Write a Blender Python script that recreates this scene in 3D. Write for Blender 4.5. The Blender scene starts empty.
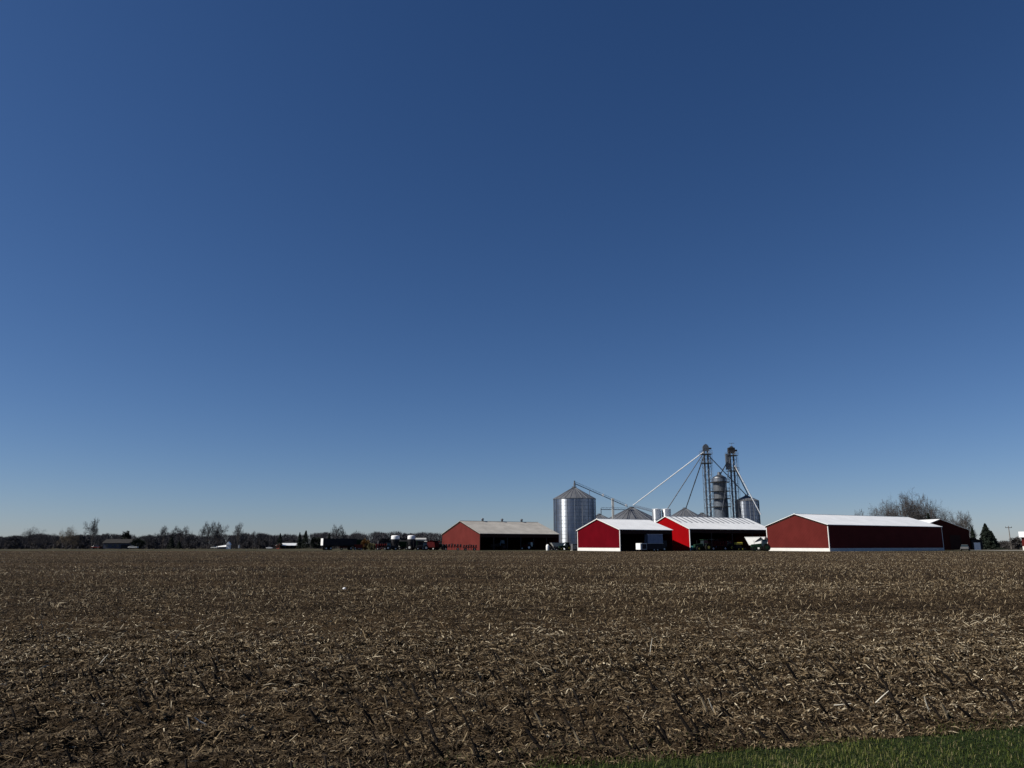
import bpy, math, random
import numpy as np
from mathutils import Vector
random.seed(7); rng = np.random.default_rng(11)
R = math.radians
scn = bpy.context.scene
C = scn.collection

# ------------------------------------------------------------------ camera
F = 745.0; HOR = 544.3; EYE = 1.6
PITCH = math.atan((HOR-384)/F)
cd = bpy.data.cameras.new('camera'); cam = bpy.data.objects.new('camera', cd); C.objects.link(cam)
cd.sensor_width = 36; cd.lens = F/1024*36; cd.clip_end = 12000; cd.clip_start = .1
cam.location = (0, 0, EYE); cam.rotation_euler = (math.pi/2+PITCH, 0, 0)
scn.camera = cam
def ray(px, py):
    x = (px-512)/F; y = (384-py)/F
    return (x, math.cos(PITCH)-y*math.sin(PITCH), math.sin(PITCH)+y*math.cos(PITCH))
def at(px, py, Y):
    r = ray(px, py); s = Y/r[1]
    return Vector((r[0]*s, Y, EYE+r[2]*s))
def ratio(px, py=540): r = ray(px, py); return r[0]/r[1]
def gpt(px, py):
    r = ray(px, py); s = -EYE/r[2]; return Vector((r[0]*s, r[1]*s, 0))
def zat(py, Y, px=512): return at(px, py, Y).z
def dip(Y):
    t = min(1, max(0, (Y-230)/470)); return -2.2*t*t*(3-2*t)
def wpx(n, Y): return n*Y/762.0

# ------------------------------------------------------------------ world
SUN_AZ = 101; SUN_EL = 39         # degrees left of the view direction, elevation
w = bpy.data.worlds.new('World'); scn.world = w; w.use_nodes = True
nt = w.node_tree; bg = nt.nodes['Background']
sky = nt.nodes.new('ShaderNodeTexSky'); sky.sky_type = 'NISHITA'; sky.sun_disc = False
sky.sun_elevation = R(SUN_EL); sky.sun_rotation = R(-SUN_AZ)
sky.altitude = 200; sky.air_density = .8; sky.dust_density = 0.2; sky.ozone_density = 1.0
sps = nt.nodes.new('ShaderNodeSeparateColor'); cmb = nt.nodes.new('ShaderNodeCombineColor'); nt.links.new(sky.outputs[0], sps.inputs[0])
for c_, (g_, a_) in enumerate(((1.22, .98), (1.05, .91), (.95, 1.08))):       # the photograph's deep blue rendering of the clear sky
    m1 = nt.nodes.new('ShaderNodeMath'); m1.operation = 'MULTIPLY'; m1.inputs[1].default_value = .05
    m2 = nt.nodes.new('ShaderNodeMath'); m2.operation = 'POWER'; m2.inputs[1].default_value = g_
    m3 = nt.nodes.new('ShaderNodeMath'); m3.operation = 'MULTIPLY'; m3.inputs[1].default_value = a_/.05
    nt.links.new(sps.outputs[c_], m1.inputs[0]); nt.links.new(m1.outputs[0], m2.inputs[0]); nt.links.new(m2.outputs[0], m3.inputs[0]); nt.links.new(m3.outputs[0], cmb.inputs[c_])
nt.links.new(cmb.outputs[0], bg.inputs[0]); bg.inputs[1].default_value = .05
sd = bpy.data.lights.new('sun', 'SUN'); sun = bpy.data.objects.new('sun', sd); C.objects.link(sun)
sd.energy = 5.0; sd.angle = R(.53); sd.color = (1, .94, .84)
sv = Vector((-math.sin(R(SUN_AZ))*math.cos(R(SUN_EL)), math.cos(R(SUN_AZ))*math.cos(R(SUN_EL)), math.sin(R(SUN_EL))))
sun.rotation_euler = sv.to_track_quat('Z', 'Y').to_euler(); sun.location = sv*50
vs = scn.view_settings; vs.view_transform = 'Standard'; vs.look = 'None'; vs.gamma = 1; vs.exposure = .28; vs.use_curve_mapping = False

# ------------------------------------------------------------------ materials
def base_mat(name, rough=.7, metal=0, spec=.3):
    m = bpy.data.materials.new(name); m.use_nodes = True
    b = m.node_tree.nodes['Principled BSDF']
    b.inputs['Roughness'].default_value = rough; b.inputs['Metallic'].default_value = metal
    b.inputs['Specular IOR Level'].default_value = spec
    return m, m.node_tree, b
def ramp(nt, stops):
    r = nt.nodes.new('ShaderNodeValToRGB'); e = r.color_ramp.elements
    while len(e) > 1: e.remove(e[-1])
    e[0].position = stops[0][0]; e[0].color = (*stops[0][1], 1)
    for p, c in stops[1:]:
        k = e.new(p); k.color = (*c, 1)
    return r
def noise(nt, scale, detail=4, coord='Object', stretch=None, rough=.6):
    tc = nt.nodes.new('ShaderNodeTexCoord'); n = nt.nodes.new('ShaderNodeTexNoise')
    n.inputs['Scale'].default_value = scale; n.inputs['Detail'].default_value = detail; n.inputs['Roughness'].default_value = rough
    src = tc.outputs[coord]
    if stretch:
        mp = nt.nodes.new('ShaderNodeMapping'); mp.inputs['Scale'].default_value = stretch
        nt.links.new(src, mp.inputs[0]); src = mp.outputs[0]
    nt.links.new(src, n.inputs['Vector']); return n
def simple(name, col, rough=.7, metal=0, var=.25, scale=1.2, spec=.3, stretch=None):
    m, t, b = base_mat(name, rough, metal, spec)
    n = noise(t, scale, stretch=stretch)
    r = ramp(t, [(.3, tuple(c*(1-var) for c in col)), (.7, tuple(min(1, c*(1+var*.6)) for c in col))])
    t.links.new(n.outputs['Fac'], r.inputs[0]); t.links.new(r.outputs[0], b.inputs['Base Color'])
    return m
def ribbed(name, col, rough=.5, metal=0, axis='X', period=.3, var=.15, strength=.5, spec=.3, sharp=False):
    m = simple(name, col, rough, metal, var, .35, spec); t = m.node_tree; b = t.nodes['Principled BSDF']
    tc = t.nodes.new('ShaderNodeTexCoord'); wv = t.nodes.new('ShaderNodeTexWave')
    wv.bands_direction = axis if axis != 'XY' else 'DIAGONAL'
    wv.inputs['Scale'].default_value = 1/period*.314; wv.inputs['Distortion'].default_value = 0
    t.links.new(tc.outputs['Object'], wv.inputs['Vector'])
    bp = t.nodes.new('ShaderNodeBump'); bp.inputs['Strength'].default_value = strength; bp.inputs['Distance'].default_value = .03
    t.links.new(wv.outputs['Fac'], bp.inputs['Height']); t.links.new(bp.outputs[0], b.inputs['Normal'])
    return m
M = {}
M['red_old'] = ribbed('red_siding_faded', (.098, .017, .015), axis='XY', period=.4, strength=.3, var=.15, rough=.7, spec=.02)
M['red_old2'] = ribbed('red_siding_pinkish', (.112, .024, .021), axis='XY', period=.4, strength=.3, var=.15, rough=.7, spec=.02)
M['red_deep'] = ribbed('red_siding_crimson', (.098, .002, .006), axis='XY', period=.4, strength=.3, var=.15, rough=.7, spec=.02)
M['red_bright'] = ribbed('red_siding_bright', (.25, .002, .004), axis='XY', period=.4, strength=.3, var=.15, rough=.7, spec=.02)
M['white_trim'] = simple('white_painted_steel', (.70, .69, .66), .6, var=.1, spec=.05)
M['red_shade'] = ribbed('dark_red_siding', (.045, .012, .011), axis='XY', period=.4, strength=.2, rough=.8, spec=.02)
M['roof_white'] = ribbed('white_steel_roof', (.84, .85, .84), .35, axis='X', period=.6, strength=.2, var=.09)
M['roof_tan'] = ribbed('weathered_tan_steel_roof', (.37, .35, .315), .7, axis='X', period=.6, var=.22, strength=.3)
M['roof_grey'] = simple('grey_roof_panel', (.22, .23, .25), .5)
M['roof_dark'] = simple('dark_shingle_roof', (.045, .043, .042), .9, spec=.02)
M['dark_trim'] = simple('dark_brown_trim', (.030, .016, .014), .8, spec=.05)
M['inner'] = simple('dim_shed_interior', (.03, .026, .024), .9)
def aniso(name, col, rough, an, rot, var, metal=.96):
    m = simple(name, col, rough, metal, var, .5); t = m.node_tree; b = t.nodes['Principled BSDF']
    tg = t.nodes.new('ShaderNodeTangent'); tg.direction_type = 'RADIAL'; tg.axis = 'Z'
    t.links.new(tg.outputs[0], b.inputs['Tangent']); b.inputs['Anisotropic'].default_value = an; b.inputs['Anisotropic Rotation'].default_value = rot
    return m
M['galv'] = aniso('corrugated_galvanised_steel', (.34, .37, .42), .40, .85, .25, .22)
M['galv_s'] = simple('galvanised_steel', (.30, .32, .35), .38, .9, scale=.8)
M['galv_roof'] = ribbed('galvanised_bin_roof', (.17, .175, .185), .5, .5, axis='X', period=1.0, strength=.25, var=.25)
M['steel_dark'] = simple('weathered_dark_steel', (.13, .14, .155), .5, .6)
M['casing_grey'] = simple('dull_blue_grey_casing', (.12, .14, .17), .5, .4)
M['galv_light'] = aniso('light_galvanised_sheet', (.62, .64, .66), .45, .8, .25, .1, .8)
M['zinc_white'] = simple('bright_zinc_tube', (.72, .74, .76), .4, .2, var=.08)
M['black'] = simple('black_rubber', (.012, .012, .012), .9, spec=.05)
M['charcoal'] = simple('charcoal_paint', (.028, .027, .03), .75, spec=.06)
M['white'] = simple('white_enamel', (.8, .8, .79), .35, var=.06)
M['offwhite'] = simple('dusty_and_shaded_white', (.5, .5, .48), .5, var=.15)
M['red_mach'] = simple('red_machine_paint', (.055, .006, .007), .7, spec=.05)
M['green_mach'] = simple('green_machine_paint', (.012, .032, .017), .6, spec=.08)
M['yellow'] = simple('yellow_machine_paint', (.62, .50, .08), .45)
M['teal'] = simple('teal_paint', (.015, .10, .11), .5)
M['glass'] = simple('dark_cab_glass', (.02, .03, .035), .08, spec=.6)
M['greywood'] = simple('weathered_grey_wood', (.17, .15, .13), .85)
M['white_in_shade'] = simple('shaded_white_panel', (.17, .20, .28), .7)  # white truck body with its blue-grey shade put into the colour
M['siding_grey'] = simple('grey_siding', (.10, .10, .105), .8)
M['siding_dim'] = simple('dim_blue_grey_siding', (.07, .075, .10), .9, spec=.02)
M['red_far'] = simple('faded_red_boards', (.26, .05, .045), .8, spec=.02)
M['bark'] = simple('grey_brown_bark', (.105, .088, .076), .9)
M['twig'] = simple('bare_twigs', (.060, .054, .052), .9)
M['twig_dark'] = simple('dark_bare_twigs', (.042, .040, .046), .95)
M['twig_tan'] = simple('tan_withered_twigs', (.15, .115, .075), .9)
M['needle'] = simple('dark_spruce_needles', (.011, .018, .011), .85, scale=.6, var=.5)
M['shrub_or'] = simple('orange_autumn_leaves', (.20, .11, .035), .8, scale=2)
M['shrub_ol'] = simple('olive_shrub_leaves', (.11, .10, .045), .8, scale=2)
M['gravel'] = simple('pale_yard_gravel', (.27, .255, .22), .95, scale=.8, var=.35)

# ------------------------------------------------------------------ mesh helpers
class MB:
    def __init__(s): s.v = []; s.f = []
    def add(s, vs_, fs):
        o = len(s.v); s.v += [tuple(v) for v in vs_]; s.f += [tuple(i+o for i in f) for f in fs]; return s
    def box(s, x0, x1, y0, y1, z0, z1):
        return s.add([(x0,y0,z0),(x1,y0,z0),(x1,y1,z0),(x0,y1,z0),(x0,y0,z1),(x1,y0,z1),(x1,y1,z1),(x0,y1,z1)],
              [(0,3,2,1),(4,5,6,7),(0,1,5,4),(1,2,6,5),(2,3,7,6),(3,0,4,7)])
    def hexa(s, b, t):
        return s.add(list(b)+list(t), [(0,3,2,1),(4,5,6,7),(0,1,5,4),(1,2,6,5),(2,3,7,6),(3,0,4,7)])
    def tube(s, a, b, ra, rb=None, n=6, caps=True):
        a = Vector(a); b = Vector(b); rb = ra if rb is None else rb
        d = (b-a); d = d.normalized() if d.length > 1e-9 else Vector((0,0,1))
        u = d.cross(Vector((0,0,1)) if abs(d.z) < .9 else Vector((1,0,0))).normalized(); v = d.cross(u)
        vs_ = []
        for p, r in ((a, ra), (b, rb)):
            for k in range(n):
                t = 2*math.pi*k/n; vs_.append(p+u*(r*math.cos(t))+v*(r*math.sin(t)))
        fs = [(k, (k+1) % n, n+(k+1) % n, n+k) for k in range(n)]
        if caps: fs += [tuple(range(n-1, -1, -1)), tuple(range(n, 2*n))]
        return s.add(vs_, fs)
    def lathe(s, prof, n=32, c=(0,0)):
        vs_ = []
        for r, z in prof:
            for k in range(n):
                t = 2*math.pi*k/n; vs_.append((c[0]+r*math.cos(t), c[1]+r*math.sin(t), z))
        fs = []
        for i in range(len(prof)-1):
            for k in range(n):
                a = i*n+k; b = i*n+(k+1) % n; fs.append((a, b, b+n, a+n))
        return s.add(vs_, fs)
    def wheel(s, x, y, z, r, wd, n=18):
        s.tube((x, y-wd/2, z), (x, y+wd/2, z), r, r, n)
        return s
    def build(s, name, mat, parent=None, bevel=0, smooth=False):
        me = bpy.data.meshes.new(name); me.from_pydata(s.v, [], s.f); me.update()
        if isinstance(mat, str): mat = M[mat]
        me.materials.append(mat)
        if smooth:
            me.polygons.foreach_set('use_smooth', [True]*len(me.polygons))
        o = bpy.data.objects.new(name, me); C.objects.link(o)
        if parent: o.parent = parent
        if bevel:
            b = o.modifiers.new('bevel', 'BEVEL'); b.width = bevel; b.segments = 2
        return o
def tag(o, label=None, cat=None, group=None, kind=None):
    if label: o['label'] = label
    if cat: o['category'] = cat
    if group: o['group'] = group
    if kind: o['kind'] = kind
    return o
def thing(name, label, cat, loc, rz=0, group=None):
    o = bpy.data.objects.new(name, None); C.objects.link(o); o.location = loc; o.rotation_euler = (0, 0, rz)
    o.empty_display_size = .5
    return tag(o, label, cat, group)
def place(px, Y): return (ratio(px)*Y, Y, dip(Y))
def copy_tree(o, loc, rz=0, sc=None, label=None, group=None):
    r = o.copy(); C.objects.link(r); r.location = loc; r.rotation_euler = (0, 0, rz)
    if sc: r.scale = sc
    if label: r['label'] = label
    if group: r['group'] = group
    for ch in o.children:
        c = ch.copy(); C.objects.link(c); c.parent = r
        for g_ in ch.children:
            d = g_.copy(); C.objects.link(d); d.parent = c
    return r
def np_mesh(name, verts, faces, mat, tone=None, per=None):
    """verts (N,3), faces (M,4) ints; tone per face"""
    me = bpy.data.meshes.new(name); nv = len(verts); nf = len(faces)
    me.vertices.add(nv); me.vertices.foreach_set('co', np.ascontiguousarray(verts, dtype=np.float32).ravel())
    me.loops.add(nf*4); me.loops.foreach_set('vertex_index', np.ascontiguousarray(faces, dtype=np.int32).ravel())
    me.polygons.add(nf); me.polygons.foreach_set('loop_start', np.arange(nf, dtype=np.int32)*4)
    me.polygons.foreach_set('loop_total', np.full(nf, 4, dtype=np.int32))
    me.update(calc_edges=True)
    if tone is not None:
        a = me.attributes.new('tone', 'FLOAT', 'FACE'); a.data.foreach_set('value', np.ascontiguousarray(tone, dtype=np.float32))
    me.materials.append(M[mat] if isinstance(mat, str) else mat)
    o = bpy.data.objects.new(name, me); C.objects.link(o); return o

# ------------------------------------------------------------------ ground
def vnoise(x, y, seed):
    xi = np.floor(x).astype(np.int64); yi = np.floor(y).astype(np.int64); fx = x-xi; fy = y-yi
    fx = fx*fx*(3-2*fx); fy = fy*fy*(3-2*fy)
    def h(a, b):
        n = (a*374761393+b*668265263+seed*974711) & 0xFFFFFFFF
        n = ((n ^ (n >> 13))*1274126177) & 0xFFFFFFFF
        return ((n ^ (n >> 16)) & 0xFFFF)/65535.0
    return (h(xi, yi)*(1-fx)+h(xi+1, yi)*fx)*(1-fy)+(h(xi, yi+1)*(1-fx)+h(xi+1, yi+1)*fx)*fy
E0 = gpt(545, 768); E1 = gpt(1024, 727)            # edge of the mown verge
ed = (E1-E0).normalized(); en = Vector((-ed.y, ed.x, 0))   # along the edge, into the field
def edist(x, y): return (x-E0.x)*en.x+(y-E0.y)*en.y
def height(x, y):
    r = np.sqrt(x*x+y*y)
    d = edist(x, y)+.12*(vnoise(x*1.3, y*1.3, 5)-.5)
    fld = np.clip((d+.05)/.25, 0, 1)
    a1 = .055*np.clip(1-(r-12)/22, 0, 1); a2 = .085*np.clip(1-(r-50)/60, 0, 1)
    h = a1*(vnoise(x*11, y*11, 1)-.5)+a2*(vnoise(x*3.6, y*3.6, 2)-.5)+.06*(vnoise(x*.7, y*.7, 3)-.5)*np.clip(1-(r-150)/60, 0, 1)
    h = h*(.15+.85*fld)
    h = h+.025*np.sin(d*2*np.pi/.76)*fld*np.clip(1-(r-50)/60, 0, 1)
    t = np.clip((r-230)/470, 0, 1)
    return h-2.2*t*t*(3-2*t)
rr = [0.3]
while rr[-1] < 5: rr.append(rr[-1]*1.12)
while rr[-1] < 210: rr.append(rr[-1]*1.006)
while rr[-1] < 9000: rr.append(rr[-1]*1.12)
rr = np.array(rr)
ang = np.concatenate([np.linspace(R(46), R(134), 620), np.linspace(R(134), R(406), 60)[1:-1]])
A, RR = np.meshgrid(ang, rr); X = RR*np.cos(A); Y_ = RR*np.sin(A); Z = height(X, Y_)
na = len(ang); nr = len(rr)
verts = np.stack([X, Y_, Z], -1).reshape(-1, 3)
i, j = np.meshgrid(np.arange(nr-1), np.arange(na), indexing='ij'); j2 = (j+1) % na
faces = np.stack([i*na+j, (i+1)*na+j, (i+1)*na+j2, i*na+j2], -1).reshape(-1, 4)
cv = len(verts); verts = np.vstack([verts, [[0, 0, 0]]])
j = np.arange(na); j2 = (j+1) % na
# centre closed with small quads pinched to the middle ring
faces = np.vstack([faces, np.stack([np.full(na//2, cv), j[0:2*(na//2):2], (j[0:2*(na//2):2]+1) % na, (j[0:2*(na//2):2]+2) % na], -1)])
def ground_mat():
    m, t, b = base_mat('stubble_ground', .95, spec=.08)
    L = t.links.new; N = t.nodes.new
    def mth(op, a, b_=None, c=None):
        n = N('ShaderNodeMath'); n.operation = op
        for k, v in enumerate((a, b_, c)):
            if v is None: continue
            if isinstance(v, (int, float)): n.inputs[k].default_value = v
            else: L(v, n.inputs[k])
        return n.outputs[0]
    def mix(f, a, b_):
        n = N('ShaderNodeMix'); n.data_type = 'RGBA'; L(f, n.inputs[0])
        L(a, n.inputs[6]); L(b_, n.inputs[7]); return n.outputs[2]
    geo = N('ShaderNodeNewGeometry'); sp = N('ShaderNodeSeparateXYZ'); L(geo.outputs['Position'], sp.inputs[0])
    px, py = sp.outputs[0], sp.outputs[1]
    fine = noise(t, 26, 5, 'Object', rough=.75); mid = noise(t, 3.5, 6, 'Object', (1, 1, 1), rough=.8)
    r1 = ramp(t, [(.35, (.016, .011, .007)), (.52, (.048, .034, .021)), (.62, (.110, .080, .050)), (.74, (.22, .17, .115))])
    r2 = ramp(t, [(.36, (.018, .013, .009)), (.50, (.062, .045, .028)), (.62, (.118, .088, .056)), (.72, (.19, .155, .11))])
    L(fine.outputs['Fac'], r1.inputs[0]); L(mid.outputs['Fac'], r2.inputs[0])
    half = N('ShaderNodeValue'); half.outputs[0].default_value = .55
    soil = mix(half.outputs[0], r1.outputs[0], r2.outputs[0])
    # broad bands of more and less crop residue along the rows
    band = noise(t, .05, 5, 'Object', (.35, 2.2, 1), .65)
    rb = ramp(t, [(.36, (.55, .52, .48)), (.62, (1.5, 1.38, 1.2))]); L(band.outputs['Fac'], rb.inputs[0])
    mu = N('ShaderNodeMix'); mu.data_type = 'RGBA'; mu.blend_type = 'MULTIPLY'; mu.inputs[0].default_value = 1
    L(soil, mu.inputs[6]); L(rb.outputs[0], mu.inputs[7]); soil = mu.outputs[2]
    # verge
    d = mth('ADD', mth('MULTIPLY', px, en.x), mth('ADD', mth('MULTIPLY', py, en.y), -(E0.x*en.x+E0.y*en.y)))
    en_n = noise(t, 2.5, 4)
    d = mth('ADD', d, mth('MULTIPLY', mth('SUBTRACT', en_n.outputs['Fac'], .5), .35))
    fv = mth('LESS_THAN', d, 0.02)
    gn = noise(t, 14, 4)
    rg = ramp(t, [(.35, (.02, .03, .010)), (.55, (.035, .055, .018)), (.7, (.10, .09, .05))]); L(gn.outputs['Fac'], rg.inputs[0])
    col = mix(fv, soil, rg.outputs[0])
    # grass and yard past the field
    edge = mth('ADD', mth('MULTIPLY', mth('SUBTRACT', noise(t, .08, 3).outputs['Fac'], .5), 14), mth('MULTIPLY', px, -.07))
    ff = mth('GREATER_THAN', mth('SUBTRACT', py, edge), 178)
    fn = noise(t, .25, 6, 'Object', (.3, 1, 1), .7)
    rf = ramp(t, [(.35, (.030, .028, .017)), (.5, (.055, .050, .028)), (.68, (.12, .10, .065))]); L(fn.outputs['Fac'], rf.inputs[0])
    col = mix(ff, col, rf.outputs[0])
    L(col, b.inputs['Base Color'])
    bp = N('ShaderNodeBump'); bp.inputs['Strength'].default_value = 1; bp.inputs['Distance'].default_value = .05
    L(fine.outputs['Fac'], bp.inputs['Height'])
    bp2 = N('ShaderNodeBump'); bp2.inputs['Strength'].default_value = 1; bp2.inputs['Distance'].default_value = .35
    L(mid.outputs['Fac'], bp2.inputs['Height']); L(bp.outputs[0], bp2.inputs['Normal']); L(bp2.outputs[0], b.inputs['Normal'])
    return m
g = np_mesh('ground', verts, faces, ground_mat()); tag(g, kind='structure')
gr = np.stack
# yard gravel strip behind the field, right
mb = MB()
def sheet(x0, x1, y0, y1, n=8):
    for k in range(n):
        a = x0+(x1-x0)*k/n; b_ = x0+(x1-x0)*(k+1)/n
        mb.add([(a, y0+random.uniform(-.5, .5)*0, .05), (b_, y0, .05), (b_, y1, .05), (a, y1, .05)], [(0, 1, 2, 3)])
sheet(ratio(992)*196, ratio(1100)*196, 192, 214)
tag(mb.build('gravel_drive', 'gravel'), kind='structure')

# ------------------------------------------------------------------ crop residue, stubble
def tone_mat(name, stops, rough=.85, trans=0):
    m, t, b = base_mat(name, rough, spec=.15)
    a = t.nodes.new('ShaderNodeAttribute'); a.attribute_name = 'tone'; a.attribute_type = 'GEOMETRY'
    r = ramp(t, stops); t.links.new(a.outputs['Fac'], r.inputs[0])
    n = noise(t, 30, 3); mu = t.nodes.new('ShaderNodeMix'); mu.data_type = 'RGBA'; mu.blend_type = 'MULTIPLY'; mu.inputs[0].default_value = 1
    r2 = ramp(t, [(.3, (.6, .58, .55)), (.7, (1.15, 1.12, 1.1))]); t.links.new(n.outputs['Fac'], r2.inputs[0])
    t.links.new(r.outputs[0], mu.inputs[6]); t.links.new(r2.outputs[0], mu.inputs[7]); t.links.new(mu.outputs[2], b.inputs['Base Color'])
    return m
RES = [(0, (.010, .007, .004)), (.28, (.044, .031, .018)), (.55, (.122, .089, .051)), (.80, (.215, .165, .098)), (.95, (.29, .235, .15)), (1, (.50, .44, .32))]
M['residue'] = tone_mat('corn_residue', RES)
M['stub'] = tone_mat('old_corn_stalk', [(0, (.008, .006, .005)), (.35, (.022, .016, .011)), (.6, (.10, .075, .045)), (1, (.36, .30, .20))])
def field_points(n, y0, y1, p=1.0, margin=.12):
    """random field points; density falls with distance as Y**-p"""
    u = rng.random(n)
    k = 2-p
    Y = (y0**k+u*(y1**k-y0**k))**(1/k) if abs(k) > 1e-6 else y0*(y1/y0)**u
    Xh = (.70+margin)*Y+1.0
    return (rng.random(n)*2-1)*Xh, Y
def keep(x, y, lim=-.02):
    e = 0.07*x
    return (edist(x, y) > lim+.15*(vnoise(x*3, y*3, 9)-.5)) & (y < 176-e*1.0)
def swath(x, y):
    g = lambda cx, cy, sx_, sy_: np.exp(-((x-cx)/sx_)**2-((y-cy-.06*(x-cx))/sy_)**2)
    d = edist(x, y); st = vnoise(d*.22+.6*vnoise(x*.04, y*.04, 71), d*0, 72)-.5
    return .26*g(11, 15.5, 5, 1.6)-.24*g(8, 20, 5, 1.3)-.22*g(4, 34, 14, 2.5)-.16*g(-9, 13, 9, 2)-.2*g(-25, 62, 40, 7)+.5*st*np.clip((y-12)/12, 0, 1)
def chips(name, n, y0, y1, p, ln, wd, tilt, tone_pow=1.0, lift=.0, leanx=None, gmax=3.0):
    x, y = field_points(n, y0, y1, p); k = keep(x, y); x, y = x[k], y[k]
    pn = vnoise(x*.9, y*2.2, 21); k = rng.random(len(x)) < .45+.9*pn+.8*swath(x, y); x, y = x[k], y[k]; n = len(x)
    s = np.clip(np.exp(rng.normal(0, .40, n)), .4, 2.0); grow = np.clip(y/y0, 1, gmax)**.5
    l = ln*s*grow; w_ = wd*np.clip(np.exp(rng.normal(0, .35, n)), .4, 1.8)*grow
    az = rng.random(n)*2*np.pi; el = rng.normal(0, tilt, n)
    if leanx is not None: az = rng.normal(leanx, .5, n); el = np.abs(rng.normal(.7, .3, n))
    u = np.stack([np.cos(az)*np.cos(el), np.sin(az)*np.cos(el), np.sin(el)], -1)
    roll = rng.normal(0, .42, n)
    side = np.stack([-np.sin(az), np.cos(az), np.zeros(n)], -1); up = np.cross(u, side)
    v = side*np.cos(roll)[:, None]+up*np.sin(roll)[:, None]
    nrm = np.cross(u, v)
    z = height(x, y)+np.abs(u[:, 2])*l*.45+np.abs(v[:, 2])*w_*.4+.004+lift*rng.random(n)
    c = np.stack([x, y, z], -1)
    bend = (rng.normal(0, .18, n)*l)[:, None]*nrm
    U = u*(l*.5)[:, None]; V = v*(w_*.5)[:, None]
    P = np.stack([c-U-V*.7, c-U+V*.7, c+bend-V, c+bend+V, c+U-V*.35, c+U+V*.35], 1).reshape(-1, 3)
    b0 = np.arange(n)*6
    Fc = np.stack([np.stack([b0, b0+2, b0+3, b0+1], -1), np.stack([b0+2, b0+4, b0+5, b0+3], -1)], 1).reshape(-1, 4)
    band = .50+.30*vnoise(x*.15, y*.5, 33)+.65*vnoise(x*.012+.03*y, y*.14, 34)+.40*vnoise(x*.05, y*.06, 35)+np.clip(x/120, -.03, .05)+swath(x, y)
    tone = np.clip(rng.beta(1.8, 2.6, n)**tone_pow*band, 0, 1)
    tone = np.where(rng.random(n) < .004, rng.uniform(.90, 1, n), tone)
    return P, Fc, np.repeat(tone, 2)
def join(parts):
    o = 0; P = []; Fc = []; T = []
    for p_, f_, t_ in parts: P.append(p_); Fc.append(f_+o); T.append(t_); o += len(p_)
    return np.vstack(P), np.vstack(Fc), np.concatenate(T)
res = [chips('a', 250000, 4.6, 13, .5, .042, .0065, .22),
       chips('g', 90000, 4.6, 14, .5, .022, .012, .25, 1.3),
       chips('b', 9000, 4.6, 16, .8, .10, .006, .20, .75),
       chips('c', 380000, 12, 34, 1.1, .043, .0085, .18),
       chips('d', 16000, 12, 60, 1.2, .12, .010, .3, .7),
       chips('e', 330000, 32, 185, 1.3, .058, .020, .24, gmax=2.2),
       chips('f', 60000, 16, 185, 1.3, .070, .010, .5, .75, leanx=.25, gmax=2.2)]
P, Fc, T = join(res)
tag(np_mesh('crop_residue', P, Fc, 'residue', T), 'chopped tan and brown corn leaves and husks scattered over the dark field soil', 'crop residue', kind='stuff')

# stubs in rows parallel to the verge
def rows(dmin, dmax, step, xspan):
    xs = []; ys = []; ds = np.arange(dmin, dmax, .76)
    for d in ds:
        half = .85*(d+6)+3
        t = np.arange(-half, half, step); t = t+rng.normal(0, .05, len(t)); dd = d+rng.normal(0, .05, len(t))
        # centre of the row: where it crosses x=0
        cx, cy = 0, E0.y-E0.x*ed.y/ed.x+d/en.y
        xs.append(cx+ed.x*t+0*dd); ys.append(cy+ed.y*t+(dd-d))
    return np.concatenate(xs), np.concatenate(ys)
sx, sy = rows(.22, 170, .12, 0)
dep = np.hypot(sx, sy)
# many stubs are flattened; sparse and clumped
kp = (np.abs(sx) < .78*sy+.8) & (sy > 4.3) & (sy < 172-.07*sx) & (edist(sx, sy) > .12)
cl = vnoise(sx*.8, sy*1.3, 44)
kp &= rng.random(len(sx)) < np.where(dep < 14, np.clip(cl*1.9+.05+sx*.08, .2, 1)*np.where((np.floor((edist(sx, sy)-.2)/.76)%2) < .5, 1, .45), np.clip(cl*1.5-.2, .1, .9))*np.clip(1.1-dep/260, .35, 1)
kp &= (dep < 45) | (rng.random(len(sx)) < .5)
sx, sy = sx[kp], sy[kp]; dep = np.hypot(sx, sy)
o_ = np.argsort(dep); sx, sy, dep = sx[o_], sy[o_], dep[o_]
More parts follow.
